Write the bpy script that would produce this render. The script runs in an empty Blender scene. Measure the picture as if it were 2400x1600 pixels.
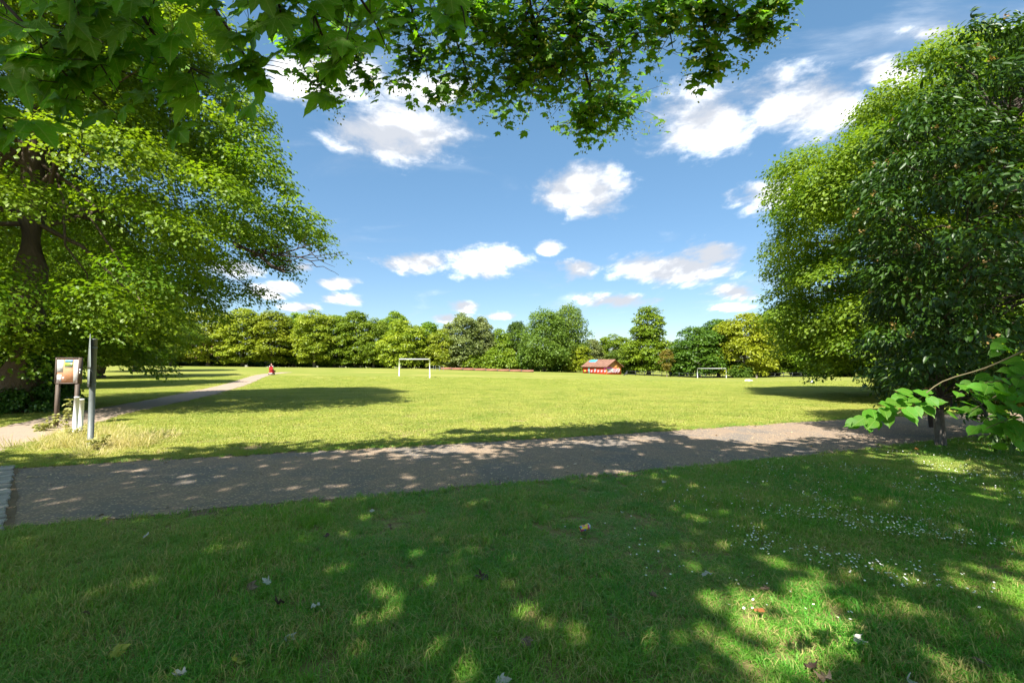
import bpy, bmesh, math, random
import numpy as np
from mathutils import Vector, Matrix

# ------------------------------------------------------------------ camera / light
sc = bpy.context.scene
C = sc.collection
R = math.radians
CAM_H, PITCH, FPX = 1.6, math.atan(60 / 1067.0), 1067.0
cam_d = bpy.data.cameras.new('camera'); cam = bpy.data.objects.new('camera', cam_d); C.objects.link(cam)
cam_d.sensor_width = 36; cam_d.lens = 16.0; cam_d.clip_start = 0.05; cam_d.clip_end = 6000
cam.location = (0, 0, CAM_H); cam.rotation_euler = (math.pi / 2 + PITCH, 0, 0)
sc.camera = cam
sc.cycles.use_denoising = True
sc.cycles.max_bounces = 7; sc.cycles.diffuse_bounces = 5; sc.cycles.glossy_bounces = 2
sc.cycles.transmission_bounces = 5; sc.cycles.transparent_max_bounces = 6
sc.cycles.caustics_reflective = False; sc.cycles.caustics_refractive = False
sc.cycles.sample_clamp_indirect = 6
sc.view_settings.view_transform = 'Standard'; sc.view_settings.look = 'None'
sc.view_settings.exposure = 2.45; sc.view_settings.gamma = 1.0

SUN_AZ, SUN_EL = R(200), R(50)           # azimuth clockwise from +Y
sdir = Vector((math.sin(SUN_AZ) * math.cos(SUN_EL), math.cos(SUN_AZ) * math.cos(SUN_EL), math.sin(SUN_EL)))
sun_d = bpy.data.lights.new('sun', 'SUN'); sun = bpy.data.objects.new('sun', sun_d); C.objects.link(sun)
sun_d.energy = 2.7; sun_d.angle = R(0.53); sun_d.color = (1.0, 0.95, 0.86)
sun.rotation_euler = sdir.to_track_quat('Z', 'Y').to_euler()


class NT:
    """tiny node helper"""
    def __init__(s, nt): s.nt = nt; s.nt.nodes.clear()
    def n(s, typ, ins=None, **kw):
        nd = s.nt.nodes.new(typ)
        for k, v in kw.items(): setattr(nd, k, v)
        for k, v in (ins or {}).items():
            sock = nd.inputs[k]
            if isinstance(v, bpy.types.NodeSocket): s.nt.links.new(v, sock)
            else: sock.default_value = v
        return nd
    def m(s, op, a, b=0.0, c=None, clamp=False):
        d = {0: a, 1: b}
        if c is not None: d[2] = c
        return s.n('ShaderNodeMath', d, operation=op, use_clamp=clamp).outputs[0]
    def v(s, op, a, b=(0, 0, 0)):
        nd = s.n('ShaderNodeVectorMath', {0: a, 1: b}, operation=op)
        return nd.outputs['Value'] if op in ('LENGTH', 'DOT_PRODUCT') else nd.outputs[0]
    def mix(s, f, a, b, blend='MIX'):
        nd = s.n('ShaderNodeMix', data_type='RGBA', blend_type=blend)
        for sock, v in ((nd.inputs[0], f), (nd.inputs[6], a), (nd.inputs[7], b)):
            if isinstance(v, bpy.types.NodeSocket): s.nt.links.new(v, sock)
            else: sock.default_value = v if isinstance(v, (int, float)) else (tuple(v) + (1,))[:4]
        return nd.outputs[2]
    def noise(s, vec, scale, detail=4, rough=0.55, dist=0.0):
        d = {'Scale': scale, 'Detail': detail, 'Roughness': rough, 'Distortion': dist}
        if vec is not None: d['Vector'] = vec
        return s.n('ShaderNodeTexNoise', d).outputs[0]
    def ss(s, x, lo, hi, a=0.0, b=1.0):
        return s.n('ShaderNodeMapRange', {0: x, 1: lo, 2: hi, 3: a, 4: b}, interpolation_type='SMOOTHSTEP').outputs[0]


# ---- world: Nishita sky with fair-weather cumulus, laid out by world direction
world = bpy.data.worlds.new('World'); sc.world = world; world.use_nodes = True
w = NT(world.node_tree)
sky = w.n('ShaderNodeTexSky', sky_type='NISHITA', sun_disc=False, sun_elevation=SUN_EL, sun_rotation=SUN_AZ,
          air_density=1.0, dust_density=0.25, ozone_density=1.5, altitude=50)
SKY = 0.0435
dirv = w.n('ShaderNodeTexCoord').outputs['Generated']
sx = w.n('ShaderNodeSeparateXYZ', {0: dirv})
yy = w.m('MAXIMUM', sx.outputs[1], 0.04)
U = w.m('DIVIDE', sx.outputs[0], yy); Vv = w.m('DIVIDE', sx.outputs[2], yy)
vp = w.m('MAXIMUM', w.m('ADD', Vv, 0.14), 0.02)
q = w.n('ShaderNodeCombineXYZ', {0: w.m('DIVIDE', U, vp), 1: w.m('MULTIPLY', w.m('LOGARITHM', vp, math.e), 1.6), 2: 3.7}).outputs[0]
fb = w.m('ADD', w.m('MULTIPLY', w.noise(q, 3.1, 9, 0.6, 0.25), .7), w.m('MULTIPLY', w.noise(q, 11.0, 6, 0.62, 0.3), .3))
fbs = w.noise(w.v('ADD', q, (0.10, -0.16, 0)), 3.1, 4, 0.5, 0.25)
uv = w.n('ShaderNodeCombineXYZ', {0: U, 1: Vv, 2: 0.0}).outputs[0]
CL = [(900, 285, 205, 78), (720, 165, 150, 70), (990, 190, 120, 55), (1640, 270, 135, 92), (1890, 225, 205, 100), (2090, 140, 130, 62),
      (1785, 445, 110, 52), (1335, 432, 112, 62), (2190, 45, 110, 32), (2340, 50, 60, 30), (960, 598, 82, 28), (1120, 603, 102, 42),
      (1268, 566, 38, 19), (1330, 612, 56, 28), (1530, 615, 160, 38), (1640, 575, 75, 36), (545, 612, 70, 28), (690, 612, 40, 14), (630, 664, 78, 20),
      (775, 647, 46, 15), (780, 688, 58, 15), (1065, 701, 44, 15), (1425, 689, 90, 19), (1690, 668, 60, 20), (1690, 706, 60, 12),
      (1150, 725, 38, 11), (1020, 731, 48, 13), (680, 706, 60, 13), (400, 690, 70, 20)]
dmin = None
for (px, py, rx, ry) in CL:
    u0 = (px / .98 - 1200) / FPX; v0 = (860 - py / .98) / FPX
    d = w.v('LENGTH', w.v('MULTIPLY', w.v('SUBTRACT', uv, (u0, v0, 0)), (FPX * .98 / rx, FPX * .98 / ry, 0)))
    dmin = d if dmin is None else w.m('MINIMUM', dmin, d)
field = w.m('ADD', w.m('SUBTRACT', 1.08, dmin), w.m('MULTIPLY', w.m('SUBTRACT', fb, 0.5), 3.2))
front = w.ss(sx.outputs[1], 0.05, 0.25)
dens_f = w.m('MULTIPLY', w.ss(field, -0.05, 0.78), front)
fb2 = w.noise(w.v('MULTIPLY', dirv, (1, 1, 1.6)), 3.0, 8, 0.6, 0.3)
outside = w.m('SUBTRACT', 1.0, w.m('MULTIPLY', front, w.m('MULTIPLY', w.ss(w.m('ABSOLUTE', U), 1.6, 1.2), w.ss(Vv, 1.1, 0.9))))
dens_b = w.m('MULTIPLY', w.ss(fb2, 0.50, 0.64), outside)  # cloud cover out of view, thickened to add fill light in the shade
wisp = w.m('MULTIPLY', w.ss(w.noise(w.v('MULTIPLY', q, (0.7, 1.6, 1)), 1.5, 7, 0.6, 0.6), 0.52, 0.85), 0.42)
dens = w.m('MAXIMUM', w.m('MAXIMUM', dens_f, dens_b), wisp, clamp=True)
shade = w.ss(w.m('SUBTRACT', fb, fbs), -0.10, 0.20)
skyc = w.n('ShaderNodeHueSaturation', {'Hue': 0.5, 'Saturation': 1.12, 'Value': 1.0, 'Color': sky.outputs[0]}).outputs[0]
ez = w.m('MAXIMUM', sx.outputs[2], 0.0)
skyc = w.v('MULTIPLY', skyc, w.n('ShaderNodeCombineXYZ', {0: w.ss(ez, -.1, .72, .50, 1.0), 1: w.ss(ez, -.1, .72, .52, 1.08), 2: w.ss(ez, -.1, .72, .58, .95)}).outputs[0])
skyc = w.v('SCALE', skyc); w.nt.nodes[-1].inputs['Scale'].default_value = SKY
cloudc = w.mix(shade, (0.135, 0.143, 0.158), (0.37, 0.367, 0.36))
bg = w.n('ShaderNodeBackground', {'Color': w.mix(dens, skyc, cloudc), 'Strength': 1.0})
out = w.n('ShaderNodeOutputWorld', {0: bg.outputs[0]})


# ------------------------------------------------------------------ helpers
def P(px, py, D):
    """world point seen at picture position (px,py), 2352-wide, at forward distance D"""
    x = px / .98 - 1200; y = 800 - py / .98
    cy, sy = math.cos(PITCH), math.sin(PITCH)
    d = np.array([x, FPX * cy - y * sy, FPX * sy + y * cy])
    return np.array([0, 0, CAM_H]) + d * (D / d[1])


UT = [-1.4, -0.85, -0.2, 0.15, 0.42, 0.65, 1.4]; ZT = [2.2, 2.0, 1.15, 0.0, -1.2, -0.9, -0.6]
def gz(x, y):
    x = np.asarray(x, float); y = np.asarray(y, float)
    t = np.clip((y - 25) / 105.0, 0, 1); t = t * t * (3 - 2 * t)
    return t * np.interp(x / np.maximum(y, 1.0), UT, ZT)


def tag(o, label=None, cat=None, group=None, kind=None):
    if label: o['label'] = label
    if cat: o['category'] = cat
    if group: o['group'] = group
    if kind: o['kind'] = kind
    return o


def empty(name, loc, label, cat, group=None, rz=0):
    o = bpy.data.objects.new(name, None); C.objects.link(o)
    o.location = loc; o.rotation_euler = (0, 0, rz); o.empty_display_size = 0.3
    return tag(o, label, cat, group)


class MB:
    """collects polygons, builds one mesh"""
    def __init__(s): s.V = []; s.F = []; s.A = []; s.n = 0
    def add(s, V, F, var=0.5):
        V = np.asarray(V, np.float32).reshape(-1, 3); F = np.asarray(F, np.int32)
        s.V.append(V); s.F.append(F + s.n); s.n += len(V)
        s.A.append(np.full(len(F), var, np.float32) if np.isscalar(var) else np.asarray(var, np.float32))
        return s
    def box(s, c, d, rz=0.0, var=0.5):
        c = np.array(c, float); h = np.array(d, float) / 2
        v = np.array([[i, j, k] for k in (-1, 1) for j in (-1, 1) for i in (-1, 1)], float) * h
        ca, sa = math.cos(rz), math.sin(rz)
        v = np.stack([v[:, 0] * ca - v[:, 1] * sa, v[:, 0] * sa + v[:, 1] * ca, v[:, 2]], 1) + c
        return s.add(v, [[0, 2, 3, 1], [4, 5, 7, 6], [0, 1, 5, 4], [2, 6, 7, 3], [0, 4, 6, 2], [1, 3, 7, 5]], var)
    def tube(s, pts, rad, n=6, cap=True, var=0.5):
        pts = np.asarray(pts, float); k = len(pts)
        rad = np.full(k, rad, float) if np.isscalar(rad) else np.asarray(rad, float)
        T = np.gradient(pts, axis=0); T /= np.linalg.norm(T, axis=1)[:, None] + 1e-9
        ref = np.array([0, 0, 1.0]) if abs(T[0][2]) < .9 else np.array([1.0, 0, 0])
        X = np.cross(T, ref); X /= np.linalg.norm(X, axis=1)[:, None] + 1e-9
        Y = np.cross(T, X)
        a = np.arange(n) * 2 * math.pi / n
        V = pts[:, None, :] + rad[:, None, None] * (np.cos(a)[None, :, None] * X[:, None, :] + np.sin(a)[None, :, None] * Y[:, None, :])
        i = np.arange(k - 1)[:, None] * n; j = np.arange(n)[None, :]; jn = (j + 1) % n
        F = np.stack([i + j, i + jn, i + n + jn, i + n + j], -1).reshape(-1, 4)
        base = s.n
        s.add(V.reshape(-1, 3), F, var)
        if cap:
            for r0, rev in ((0, False), ((k - 1) * n, True)):
                idx = (r0 + np.arange(n)); idx = idx[::-1] if rev else idx
                s.F.append((idx + base)[None, :].astype(np.int32)); s.A.append(np.full(1, var, np.float32))
        return s
    def mesh(s, name, smooth=False):
        me = bpy.data.meshes.new(name)
        V = np.concatenate(s.V)
        me.vertices.add(len(V)); me.vertices.foreach_set('co', V.ravel())
        tot = np.concatenate([np.full(len(f), f.shape[1], np.int32) for f in s.F])
        loops = np.concatenate([f.ravel() for f in s.F]).astype(np.int32)
        me.loops.add(len(loops)); me.loops.foreach_set('vertex_index', loops)
        me.polygons.add(len(tot))
        me.polygons.foreach_set('loop_start', np.concatenate([[0], np.cumsum(tot)[:-1]]).astype(np.int32))
        me.polygons.foreach_set('loop_total', tot)
        at = me.attributes.new('var', 'FLOAT', 'FACE'); at.data.foreach_set('value', np.concatenate(s.A))
        if smooth: me.polygons.foreach_set('use_smooth', np.ones(len(tot), bool))
        me.update(calc_edges=True)
        return me
    def build(s, name, mat, parent=None, smooth=False, loc=None):
        me = s.mesh(name, smooth); me.materials.append(mat)
        return obj(name, me, parent, loc)


def obj(name, me, parent=None, loc=None, rot=None, scale=None):
    o = bpy.data.objects.new(name, me); C.objects.link(o)
    if parent: o.parent = parent
    if loc is not None: o.location = loc
    if rot is not None: o.rotation_euler = rot
    if scale is not None: o.scale = scale
    return o


def unit(v): return v / (np.linalg.norm(v, axis=-1, keepdims=True) + 1e-9)


def leaves(mb, pos, nrm, tip, size, tv, tf, var):
    """place a leaf template (tip along +Y, face +Z) at every position"""
    n = unit(nrm); t = tip - (tip * n).sum(1, keepdims=True) * n; t = unit(t); x = np.cross(t, n)
    V = pos[:, None, :] + size[:, None, None] * (tv[None, :, 0:1] * x[:, None, :] + tv[None, :, 1:2] * t[:, None, :] + tv[None, :, 2:3] * n[:, None, :])
    k = len(tv); F = (np.arange(len(pos))[:, None, None] * k + tf[None]).reshape(-1, tf.shape[1])
    mb.add(V.reshape(-1, 3), F, np.repeat(var, len(tf)))


# leaf templates
T_DIA = (np.array([(0, 0, 0), (.36, .45, .07), (0, 1, -.08), (-.36, .45, .07)]), np.array([(0, 1, 2), (0, 2, 3)]))
T_LAN = (np.array([(0, 0, 0), (.17, .3, .05), (.15, .65, .03), (0, 1, -.12), (-.15, .65, .03), (-.17, .3, .05), (0, .48, -.02)]),
         np.array([(0, 1, 6), (1, 2, 6), (2, 3, 6), (3, 4, 6), (4, 5, 6), (5, 0, 6)]))
def fan(outline, zf):
    v = [(0, .38, 0.0)] + [(x, y, zf(x, y, i)) for i, (x, y) in enumerate(outline)]
    n = len(outline); return np.array(v, float), np.array([(0, 1 + i, 1 + (i + 1) % n) for i in range(n)])
# five-lobed maple outline, right half then mirrored
_mh = [(.0, .0), (.07, -.05), (.20, -.07), (.32, .02), (.28, .10), (.40, .16), (.53, .26), (.47, .30), (.58, .42), (.60, .58), (.66, .72), (.53, .66), (.43, .64), (.34, .60), (.24, .62), (.26, .74), (.18, .84), (.16, .92), (.06, 1.02)]
_mo = _mh + [(0, 1.14)] + [(-x, y) for x, y in _mh[:0:-1]]
T_MAP = fan(_mo, lambda x, y, i: -.05 * abs(x) - .16 * max(0, y - .5) ** 2 * 2 + (.05 if (round(abs(x), 2), round(y, 2)) in ((.24, .62), (.28, .10), (.47, .3)) else -.03))
_m2 = [(0, 0), (.28, -.04), (.3, .12), (.55, .25), (.45, .34), (.64, .72), (.36, .6), (.25, .62), (.2, .86)]
_m2 = _m2 + [(0, 1.12)] + [(-x, y) for x, y in _m2[:0:-1]]
T_MAPS = fan(_m2, lambda x, y, i: -.08 * abs(x) - .1 * max(0, y - .5))
_m3 = [(0, 0), (.34, 0), (.34, .2), (.62, .55), (.26, .6)]; _m3 = _m3 + [(0, 1.1)] + [(-x, y) for x, y in _m3[:0:-1]]
T_MAPC = fan(_m3, lambda x, y, i: -.08 * abs(x))
_lh = [(.0, .0), (.10, -.07), (.24, -.08), (.37, .02), (.45, .18), (.46, .36), (.41, .54), (.32, .70), (.20, .83), (.09, .93), (.04, 1.02)]
_lo = _lh + [(0, 1.16)] + [(-x, y) for x, y in _lh[:0:-1]]
T_LIM = fan(_lo, lambda x, y, i: .10 * abs(x) - .12 * max(0, y - .5) + .015 * math.sin(i * 2.3))


# ------------------------------------------------------------------ materials
def mat(name):
    m = bpy.data.materials.new(name); m.use_nodes = True
    return m, NT(m.node_tree)
def fin(t, bsdf, disp=None):
    o = t.n('ShaderNodeOutputMaterial', {0: bsdf})
    return o
def bump(t, h, strength=0.4, dist=0.02):
    return t.n('ShaderNodeBump', {'Height': h, 'Strength': strength, 'Distance': dist}).outputs[0]


def leafmat(name, a, b, trans=0.4, tcol=None, rough=0.45, spec=0.3, pale=0.0, nscale=0.35):
    m, t = mat(name)
    var = t.n('ShaderNodeAttribute', attribute_name='var').outputs['Fac']
    oi = t.n('ShaderNodeObjectInfo').outputs['Random']
    g = t.n('ShaderNodeNewGeometry')
    nz = t.noise(g.outputs['Position'], nscale, 3)
    f = t.m('ADD', t.m('MULTIPLY', var, 0.65), t.m('MULTIPLY', nz, 0.45), clamp=True)
    col = t.mix(f, a, b)
    col = t.n('ShaderNodeHueSaturation', {'Hue': t.m('ADD', 0.493, t.m('MULTIPLY', oi, 0.016)), 'Saturation': 1.0,
                                          'Value': t.m('ADD', 0.88, t.m('MULTIPLY', oi, 0.24)), 'Color': col}).outputs[0]
    pr = t.n('ShaderNodeBsdfPrincipled', {'Base Color': col, 'Roughness': rough, 'Specular IOR Level': spec})
    tc = t.mix(1.0, col, tcol or (1.5, 1.45, 0.6), 'MULTIPLY')
    tr = t.n('ShaderNodeBsdfTranslucent', {'Color': tc})
    fin(t, t.n('ShaderNodeMixShader', {0: trans, 1: pr.outputs[0], 2: tr.outputs[0]}).outputs[0])
    return m


def veined(name, base, rays):
    m = base.copy(); m.name = name; nt = m.node_tree
    t = NT.__new__(NT); t.nt = nt
    hs = next(n for n in nt.nodes if n.type == 'HUE_SAT'); co = t.n('ShaderNodeTexCoord').outputs['Object']; sp = t.n('ShaderNodeSeparateXYZ', {0: co})
    ax = t.m('ABSOLUTE', sp.outputs[0]); y = sp.outputs[1]
    if rays:
        an = t.m('ARCTAN2', ax, t.m('ADD', y, .02)); r_ = t.v('LENGTH', co); d = None
        for a0 in (0.0, .66, 1.35):
            k = t.m('MULTIPLY', t.m('ABSOLUTE', t.m('SUBTRACT', an, a0)), r_); d = k if d is None else t.m('MINIMUM', d, k)
        side = t.m('ABSOLUTE', t.m('SUBTRACT', t.m('FRACT', t.m('MULTIPLY', t.m('SUBTRACT', r_, t.m('MULTIPLY', d, 1.0)), 6.5)), .5))
    else:
        d = ax; side = t.m('ABSOLUTE', t.m('SUBTRACT', t.m('FRACT', t.m('MULTIPLY', t.m('SUBTRACT', y, t.m('MULTIPLY', ax, .9)), 6.0)), .5))
    vein = t.m('MAXIMUM', t.ss(d, .020, .008), t.m('MULTIPLY', t.ss(side, .09, .03), .55))
    blotch = t.noise(co, 3.0, 5, .65)
    c0 = hs.outputs[0]; tg = [l.to_socket for l in c0.links]
    c1 = t.mix(t.m('MULTIPLY', vein, .5), c0, (.30, .40, .10)); c1 = t.mix(t.ss(blotch, .45, .75, 0.0, .45), c1, (.16, .20, .012)); c1 = t.mix(t.ss(t.noise(co, 9.0, 3, .6), .70, .76, 0.0, .6), c1, (.16, .09, .03))
    for k in tg: nt.links.new(c1, k)
    return m


def flat(name, col, rough=0.6, var=0.15, scale=8, metal=0.0, bmp=0.0, spec=0.4):
    m, t = mat(name)
    co = t.n('ShaderNodeTexCoord').outputs['Object']
    nz = t.noise(co, scale, 6, 0.6)
    c = np.array(col)
    cc = t.mix(nz, tuple(c * (1 - var)), tuple(np.minimum(c * (1 + var), 1)))
    ins = {'Base Color': cc, 'Roughness': rough, 'Metallic': metal, 'Specular IOR Level': spec}
    if bmp: ins['Normal'] = bump(t, t.noise(co, scale * 4, 5), bmp, 0.01)
    fin(t, t.n('ShaderNodeBsdfPrincipled', ins).outputs[0])
    return m


M = {}
M['maple'] = leafmat('maple_leaf', (.065, .195, .010), (.150, .315, .018), .6, (1.45, 1.5, .5), .5, .25, nscale=.6)
M['samara'] = leafmat('samara_wings', (.15, .20, .03), (.24, .27, .05), .5)
M['lime_near'] = leafmat('lime_leaf', (.045, .140, .008), (.225, .310, .026), .5, (1.5, 1.5, .4), nscale=.45)
M['lime_twig'] = leafmat('bright_lime_leaf', (.055, .18, .011), (.10, .26, .02), .52, (1.35, 1.6, .6), .5, .25)
M['maple_right'] = leafmat('field_maple_leaf', (.045, .135, .008), (.230, .320, .026), .48, nscale=.4)
M['glossy'] = leafmat('glossy_evergreen_leaf', (.012, .040, .005), (.050, .105, .008), .28, (1.5, 1.5, .35), .42, .35, nscale=.5)
M['far_a'] = leafmat('lime_row_leaf', (.080, .150, .010), (.330, .370, .028), .35, nscale=.25)
M['far_b'] = leafmat('mid_green_leaf', (.060, .140, .008), (.230, .310, .022), .35, nscale=.25)
M['far_c'] = leafmat('dark_green_leaf', (.035, .085, .008), (.110, .185, .018), .35, nscale=.25)
M['far_d'] = leafmat('grey_green_leaf', (.080, .115, .028), (.240, .270, .085), .3, nscale=.25)
M['far_e'] = leafmat('golden_leaf', (.130, .180, .010), (.340, .370, .025), .4, nscale=.25)
M['far_f'] = leafmat('willow_leaf', (.070, .140, .018), (.190, .270, .042), .4, nscale=.25)
M['far_g'] = leafmat('bronze_leaf', (.11, .09, .015), (.24, .20, .03), .35, nscale=.25)
M['ivy'] = leafmat('ivy_leaf', (.035, .105, .014), (.09, .19, .025), .3, None, .35, .5)


def barkmat(name, a, b, sc_=3.0):
    m, t = mat(name)
    co = t.n('ShaderNodeTexCoord').outputs['Object']
    st = t.v('MULTIPLY', co, (1, 1, .12))
    n1 = t.noise(st, sc_ * 6, 6, .65); n2 = t.noise(co, sc_ * .6, 4)
    col = t.mix(t.m('ADD', t.m('MULTIPLY', n1, .7), t.m('MULTIPLY', n2, .3)), a, b)
    fin(t, t.n('ShaderNodeBsdfPrincipled', {'Base Color': col, 'Roughness': .9, 'Normal': bump(t, n1, .9, .04)}).outputs[0])
    return m
M['bark'] = barkmat('brown_bark', (.045, .030, .018), (.17, .125, .085))
M['bark_dark'] = barkmat('dark_bark', (.02, .014, .010), (.07, .052, .038))
M['bark_far'] = barkmat('grey_bark', (.07, .055, .04), (.20, .17, .13))
M['twig'] = flat('twig_bark', (.035, .025, .018), .9)
M['twig_green'] = flat('twig_olive', (.12, .10, .05), .8)


# lawn soil and far grass (one sheet)
def lawnmat():
    m, t = mat('lawn')
    p = t.n('ShaderNodeNewGeometry').outputs['Position']
    sp = t.n('ShaderNodeSeparateXYZ', {0: p})
    big = t.noise(t.v('MULTIPLY', p, (.6, 1.0, 1)), .10, 7, .68); mid = t.noise(p, .9, 6, .65); fine = t.noise(p, 14, 4, .7)
    green = t.mix(mid, (.120, .158, .024), (.205, .222, .042))
    green = t.mix(t.ss(big, .44, .64), green, (.245, .235, .058))
    green = t.mix(t.m('MULTIPLY', t.ss(fine, .45, .75), .45), green, (.085, .125, .016))
    soil = t.mix(t.noise(p, 70, 5, .75), (.06, .075, .02), (.34, .25, .12))
    col = t.mix(t.ss(sp.outputs[1], 22, 42), soil, green)
    h = t.m('ADD', t.m('MULTIPLY', fine, .5), mid)
    fin(t, t.n('ShaderNodeBsdfPrincipled', {'Base Color': col, 'Roughness': .95, 'Specular IOR Level': .1, 'Normal': bump(t, h, .5, .06)}).outputs[0])
    return m
M['lawn'] = lawnmat()


def grassmat(name, lush, thatch=False):
    m, t = mat(name)
    p = t.n('ShaderNodeNewGeometry').outputs['Position']
    var = t.n('ShaderNodeAttribute', attribute_name='var').outputs['Fac']
    rnd = t.n('ShaderNodeObjectInfo').outputs['Random']
    a, b, dry = lush
    n1 = t.noise(p, .55, 5, .65); n2 = t.noise(p, 2.3, 4, .6); n3 = t.noise(t.v('MULTIPLY', p, (1, .6, 1)), .16, 5, .65)
    col = t.mix(t.ss(n1, .35, .65), a, b)
    col = t.mix(t.ss(n3, .48, .68, 0, .4), col, dry)
    if thatch: col = t.mix(t.m('MULTIPLY', t.ss(t.noise(p, 1.3, 6, .68), .55, .72), t.ss(var, .15, .75)), col, (.34, .235, .105))
    d = t.m('ADD', t.m('MULTIPLY', n2, .6), t.m('ADD', t.m('MULTIPLY', var, .55), t.m('MULTIPLY', rnd, .12)))
    col = t.mix(t.ss(d, .66, .88), col, dry)
    pr = t.n('ShaderNodeBsdfPrincipled', {'Base Color': col, 'Roughness': .5, 'Specular IOR Level': .3})
    tr = t.n('ShaderNodeBsdfTranslucent', {'Color': t.mix(1.0, col, (1.3, 1.4, .7), 'MULTIPLY')})
    fin(t, t.n('ShaderNodeMixShader', {0: .35, 1: pr.outputs[0], 2: tr.outputs[0]}).outputs[0])
    return m
M['grass_near'] = grassmat('shade_grass', thatch=True, lush= ((.088, .305, .026), (.190, .370, .034), (.46, .39, .15)))
M['grass_mid'] = grassmat('field_grass', ((.205, .280, .038), (.33, .37, .068), (.46, .42, .13)))


def pathmat(name, tar, grit, dust):
    m, t = mat(name)
    p = t.n('ShaderNodeNewGeometry').outputs['Position']
    n1 = t.noise(p, .8, 5, .6, .6); n2 = t.noise(p, 3.0, 5, .6)
    vor = t.n('ShaderNodeTexVoronoi', {'Vector': p, 'Scale': 34.0, 'Randomness': 1.0})
    speck = t.n('ShaderNodeSeparateColor', {0: vor.outputs['Color']}).outputs[0]
    col = t.mix(n2, tuple(np.array(tar) * .8), tuple(np.array(tar) * 1.25))
    cover = t.ss(n1, .36, .56)
    sm = t.m('MULTIPLY', t.ss(t.m('ADD', speck, t.m('MULTIPLY', cover, .42)), .84, .92), t.ss(vor.outputs['Distance'], .55, .35))
    col = t.mix(sm, col, grit)
    col = t.mix(t.m('MULTIPLY', cover, .6), col, dust)
    fin(t, t.n('ShaderNodeBsdfPrincipled', {'Base Color': col, 'Roughness': .9, 'Specular IOR Level': .2,
        'Normal': bump(t, t.m('ADD', t.m('MULTIPLY', sm, .6), t.noise(p, 60, 3)), .5, .012)}).outputs[0])
    return m
M['path'] = pathmat('worn_tarmac', (.160, .136, .114), (.48, .355, .215), (.25, .176, .116))
M['dirt_path'] = pathmat('pale_tarmac', (.26, .20, .155), (.38, .30, .21), (.30, .225, .165))
M['fringe'] = flat('bare_earth_edge', (.13, .09, .05), .95, .5, 9, bmp=.5)

# ------------------------------------------------------------------ ground, paths
def axis(lo, hi, n, k): 
    s = np.linspace(-1, 1, n); return np.sinh(s * k) / math.sinh(k)
gx = axis(-1, 1, 181, 4.2) * 900
gy = np.concatenate([np.linspace(-80, 0, 17)[:-1], np.linspace(0, 130, 90)[:-1], 130 + 1300 * np.linspace(0, 1, 40) ** 2])
XX, YY = np.meshgrid(gx, gy)
V = np.stack([XX, YY, gz(XX, YY)], -1).reshape(-1, 3)
nx_, ny_ = len(gx), len(gy)
ii = (np.arange(ny_ - 1)[:, None] * nx_ + np.arange(nx_ - 1)[None, :])
F = np.stack([ii, ii + 1, ii + nx_ + 1, ii + nx_], -1).reshape(-1, 4)
g = MB().add(V, F).build('ground', M['lawn'], smooth=True); tag(g, 'mown park grass field stretching to the trees', 'lawn', kind='structure')


def poly_resample(pts, step):
    pts = np.array(pts, float)
    # Catmull-Rom
    P0 = np.vstack([2 * pts[0] - pts[1], pts, 2 * pts[-1] - pts[-2]]); o_ = []
    for i in range(1, len(P0) - 2):
        a, b, c, d = P0[i - 1:i + 3]; n = max(2, int(np.linalg.norm(c - b) / step))
        for t in np.linspace(0, 1, n, endpoint=False):
            o_.append(.5 * ((2 * b) + (-a + c) * t + (2 * a - 5 * b + 4 * c - d) * t * t + (-a + 3 * b - 3 * c + d) * t ** 3))
    o_.append(pts[-1]); return np.array(o_)


def strip(name, c, hw, m, lift, seed, wob=.06, label=None, cat=None):
    rg = np.random.default_rng(seed)
    T = unit(np.gradient(c, axis=0)); N = np.stack([-T[:, 1], T[:, 0]], 1)
    k = len(c); hw = np.full(k, hw) if np.isscalar(hw) else hw
    def wobble():
        s = np.arange(k); return wob * (np.sin(s * .31 + rg.uniform(0, 6)) + .7 * np.sin(s * .83 + rg.uniform(0, 6)) + .8 * rg.normal(0, .6, k))
    L = c + N * (hw + wobble())[:, None]; Rr = c - N * (hw + wobble())[:, None]
    rows = [L * (1 - f) + Rr * f for f in np.linspace(0, 1, 9)]
    V = np.stack(rows, 1); V = np.concatenate([V, (gz(V[..., 0], V[..., 1]) + lift)[..., None]], -1).reshape(-1, 3)
    i = np.arange(k - 1)[:, None] * 9 + np.arange(8)[None, :]
    F = np.stack([i, i + 9, i + 10, i + 1], -1).reshape(-1, 4)
    o = MB().add(V, F).build(name, m); tag(o, label, cat, kind='structure'); return o
PATH_C = poly_resample([(-16, 2.2), (-11, 4.1), (-6.55, 5.9), (0.05, 8.2), (5, 10.05), (9.7, 12.0), (14.5, 13.6), (21, 15.0), (32, 16.0)], .12)
PATH_HW = 1.72
LEFT_C = poly_resample([(-9.9, 6.4), (-11.3, 9.6), (-12.6, 12.4), (-14.3, 15.8), (-16.4, 21.6), (-20.3, 31), (-24.6, 41), (-31, 55), (-35.5, 66), (-37.5, 76)], .25)
LEFT_HW = np.interp(np.arange(len(LEFT_C)), [0, 20, 60, len(LEFT_C)], [1.3, 1.0, .95, .9])
strip('path_verge', PATH_C, PATH_HW + .14, M['fringe'], .004, 5, .09, 'bare earth edge along the tarmac path', 'verge')
strip('path', PATH_C, PATH_HW, M['path'], .009, 1, .035, 'wide worn tarmac path strewn with grit', 'path')
strip('footpath', LEFT_C, LEFT_HW, M['dirt_path'], .013, 2, .05, 'narrow pale path curving away across the field', 'path')


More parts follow.
